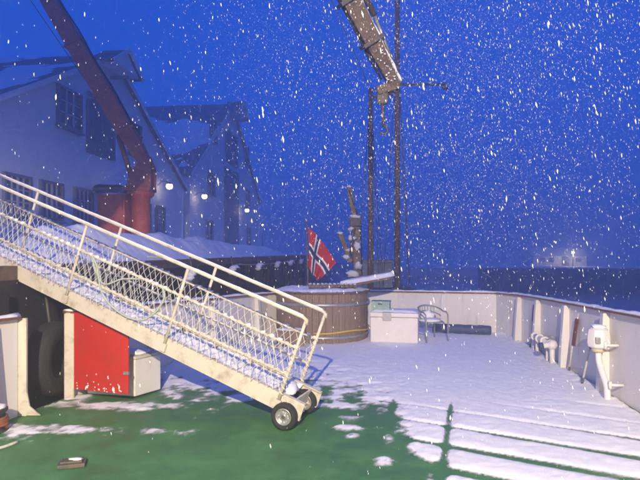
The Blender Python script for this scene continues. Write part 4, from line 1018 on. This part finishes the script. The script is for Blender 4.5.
# ================================================================== far shore
mb = MB(); t = thing('pier', 'dark low pier across the water on the right', 'pier', (32, 66, WATER_Z))
mb.prism([Vector((20, 66, 0)), Vector((70, 60, 0)), Vector((71, 66, 0)), Vector((21, 72, 0))], (0, 0, -.55), (0, 0, -.1)); mb.build('pier_deck', 'stone_dark', t)
for k in range(26):
    f = k/25; mb = MB(); mb.tube([(20.3+49*f, 66.3-5.9*f, WATER_Z-1), (20.3+49*f, 66.3-5.9*f, -.5)], .22, 8); mb.build('pile', 'stone_dark', t)
mb = MB(); mb.prism([Vector((20.2, 67.5, 0)), Vector((70, 61.6, 0)), Vector((71, 66, 0)), Vector((21, 71.8, 0))], (0, 0, -3), (0, 0, -.5)); mb.build('pier_core', 'stone_dark', t)
mb = MB(); mb.prism([Vector((14, 88, 0)), Vector((260, 80, 0)), Vector((300, 400, 0)), Vector((-60, 400, 0))], (0, 0, -4), (0, 0, -.6)); o = mb.build('shore', 'snow'); o['kind'] = 'structure'
hp = at(560, 268, 101); hp.z = -.6
t = thing('boathouse', 'faint pale boathouse with snowy roof across the harbour', 'building', hp)
mb = MB(); mb.prism([hp+Vector((-5, 0, 0)), hp+Vector((5, 0, 0)), hp+Vector((5, 0, 1.9)), hp+Vector((-5, 0, 1.9))], (0, 0, 0), (0, 6, 0)); mb.build('wall', 'timber_wall', t)
mb = MB(); mb.prism([hp+Vector((-5.4, -.5, 1.8)), hp+Vector((-5.4, 3, 3.5)), hp+Vector((-5.4, 6.5, 1.8))], (0, 0, 0), (10.8, 0, 0)); mb.build('roof', 'snow', t)
mb = MB(); mb.box(hp+Vector((1.0, -.04, 1.0)), (1.3, .08, 1.9)); mb.build('door', 'door_dark', t)
for x in (-3.3, -1.6, 3.4):
    mb = MB(); mb.box(hp+Vector((x, -.04, 1.15)), (.9, .08, .8)); mb.build('window', 'glass', t)
lp = at(573, 252.5, 98); bs = Vector((lp.x, lp.y, -.6))
t = thing('street_lamp', 'lone lit lamp on a post beside the far boathouse', 'street lamp', bs)
mb = MB(); mb.tube([bs, lp+Vector((0, 0, .2))], [.1, .06], 8); mb.build('post', 'steel_dark', t)
mb = MB(); mb.lathe([(.001, .45), (.4, .25), (.36, .2), (.05, .3)], lp, (0, 0, 1), 12); mb.build('shade', 'steel_dark', t)
mb = MB(); mb.lathe([(.001, .2), (.24, .02), (.18, -.14), (.001, -.2)], lp, (0, 0, 1), 10); mb.build('bulb', 'lamp_far', t)
l = bpy.data.lights.new('lamp_light', 'POINT'); l.energy = 420; l.color = (1.0, .8, .5); l.shadow_soft_size = .2
lo = bpy.data.objects.new('lamp_light', l); col.objects.link(lo); lo.parent = t; lo.location = lp-bs+Vector((0, -.3, -.35))

# ================================================================== ship's own floodlight (on a mast behind the viewer)
mp_ = Vector((FLOOD_POS.x, FLOOD_POS.y-.35, 0))
t = thing('floodlight', 'deck floodlight on a mast behind the viewer lighting the snowy deck', 'floodlight', mp_)
mb = MB(); mb.tube([mp_, mp_+Vector((0, 0, 6.6))], .06, 12); mb.build('mast', 'white_paint', t)
aim = Vector((0.9, 9.0, 1.2)); fd = (aim-FLOOD_POS).normalized()
mb = MB(); mb.bar(mp_+Vector((0, 0, FLOOD_POS.z)), FLOOD_POS-fd*.06, .05, .05); mb.build('bracket', 'galv', t)
mb = MB(); mb.lathe([(.001, -.2), (.10, -.18), (.16, .0), (.165, .02), (.15, .02), (.09, -.15), (.001, -.16)], FLOOD_POS-fd*.03, fd, 24); mb.build('reflector', 'galv', t)
mb = MB(); vs = []; fs = []; na, ne = 14, 12              # added unseen plate that keeps the light off the quay houses
for r_ in (.55, .56):
    for j in range(ne+1):
        for i in range(na+1):
            az_ = math.radians(-80+(80-7)*i/na); el_ = math.radians(-5.5+60*j/ne)
            vs.append(FLOOD_POS+Vector((math.sin(az_)*math.cos(el_), math.cos(az_)*math.cos(el_), math.sin(el_)))*r_)
K = (na+1)*(ne+1)
for j in range(ne):
    for i in range(na):
        q = j*(na+1)+i; fs += [(q, q+1, q+na+2, q+na+1), (K+q, K+q+na+1, K+q+na+2, K+q+1)]
mb.add(vs, fs); mb.build('added_light_blocker', 'steel_dark', t)
mb = MB(); mb.lump(FLOOD_POS-fd*.1, (.03, .03, .03), 1, 10, 6, 0); mb.build('bulb', 'lamp_glow', t)
l = bpy.data.lights.new('flood_light', 'SPOT'); l.energy = FLOOD_W; l.color = (1.0, .82, .58); l.spot_size = math.radians(125); l.spot_blend = .6; l.shadow_soft_size = .05
lo = bpy.data.objects.new('flood_light', l); col.objects.link(lo); lo.parent = t; lo.location = FLOOD_POS+fd*.03-mp_
lo.rotation_euler = fd.to_track_quat('-Z', 'Y').to_euler()

# ================================================================== falling snow: flakes drawn out along the wind to read as streaks
rnd = random.Random(11)
vs = []; fs = []
def flake(c, ax, L, W):
    x = ax.orthogonal().normalized(); y = ax.cross(x); o_ = len(vs)
    vs.append(c-ax*(L/2)); 
    ph = rnd.random()*6
    for k in range(4):
        th = ph+PI/2*k; r = W/2*rnd.uniform(.7, 1.25); vs.append(c+x*(r*math.cos(th))+y*(r*math.sin(th))+ax*(L*rnd.uniform(-.15, .15)))
    vs.append(c+ax*(L/2))
    for k in range(4): k2 = (k+1) % 4; fs.append((o_, o_+1+k2, o_+1+k)); fs.append((o_+5, o_+1+k, o_+1+k2))
NF = 300000
for i in range(NF):
    c = Vector((rnd.uniform(-6.5, 9), rnd.uniform(1.6, 17), rnd.uniform(.05, 9.5)))
    if (c-Vector((0, 0, 2))).length < 1.7: continue
    core = math.exp(-((c.x-1.2-.12*c.y)/(1.2+.22*c.y))**2)
    if rnd.random() > .07+.93*core: continue                          # denser where the flood beam shows: its light put into the density
    if rnd.random() > .12+.88*sstep(.8, 3.4, c.z): continue           # fewer low down, as flakes fade against the bright deck
    wind = Vector((.05+.30*sstep(.0, 3.5, c.x)+.12*math.sin(c.x*.9+c.y*.4), .05, -1)); wind += Vector((rnd.gauss(0, .10), rnd.gauss(0, .10), rnd.gauss(0, .05))); wind.normalize()
    W = (.0021+.0030*rnd.random()**1.8)*(1.4 if rnd.random() < .07 else 1); flake(c, wind, W*rnd.uniform(4.0, 5.8), W)
me = bpy.data.meshes.new('falling_snow'); me.from_pydata([tuple(v) for v in vs], [], fs); me.materials.append(M['flake'])
fo = bpy.data.objects.new('falling_snow', me); col.objects.link(fo); fo['kind'] = 'stuff'; fo['label'] = 'falling snowflakes lit by the deck floodlight'

# ================================================================== snowy air
hm = bpy.data.materials.new('haze'); hm.use_nodes = True; nt = hm.node_tree; nt.nodes.clear()
ho = nt.nodes.new('ShaderNodeOutputMaterial'); hv = nt.nodes.new('ShaderNodeVolumePrincipled')
hv.inputs['Color'].default_value = (.90, .95, 1, 1); hv.inputs['Density'].default_value = .014; hv.inputs['Anisotropy'].default_value = .74
nt.links.new(hv.outputs[0], ho.inputs['Volume']); M['haze'] = hm
mb = MB(); mb.box((40, 185, 5.5), (420, 460, 24)); o = mb.build('haze', 'haze'); o['kind'] = 'stuff'; o.display_type = 'WIRE'
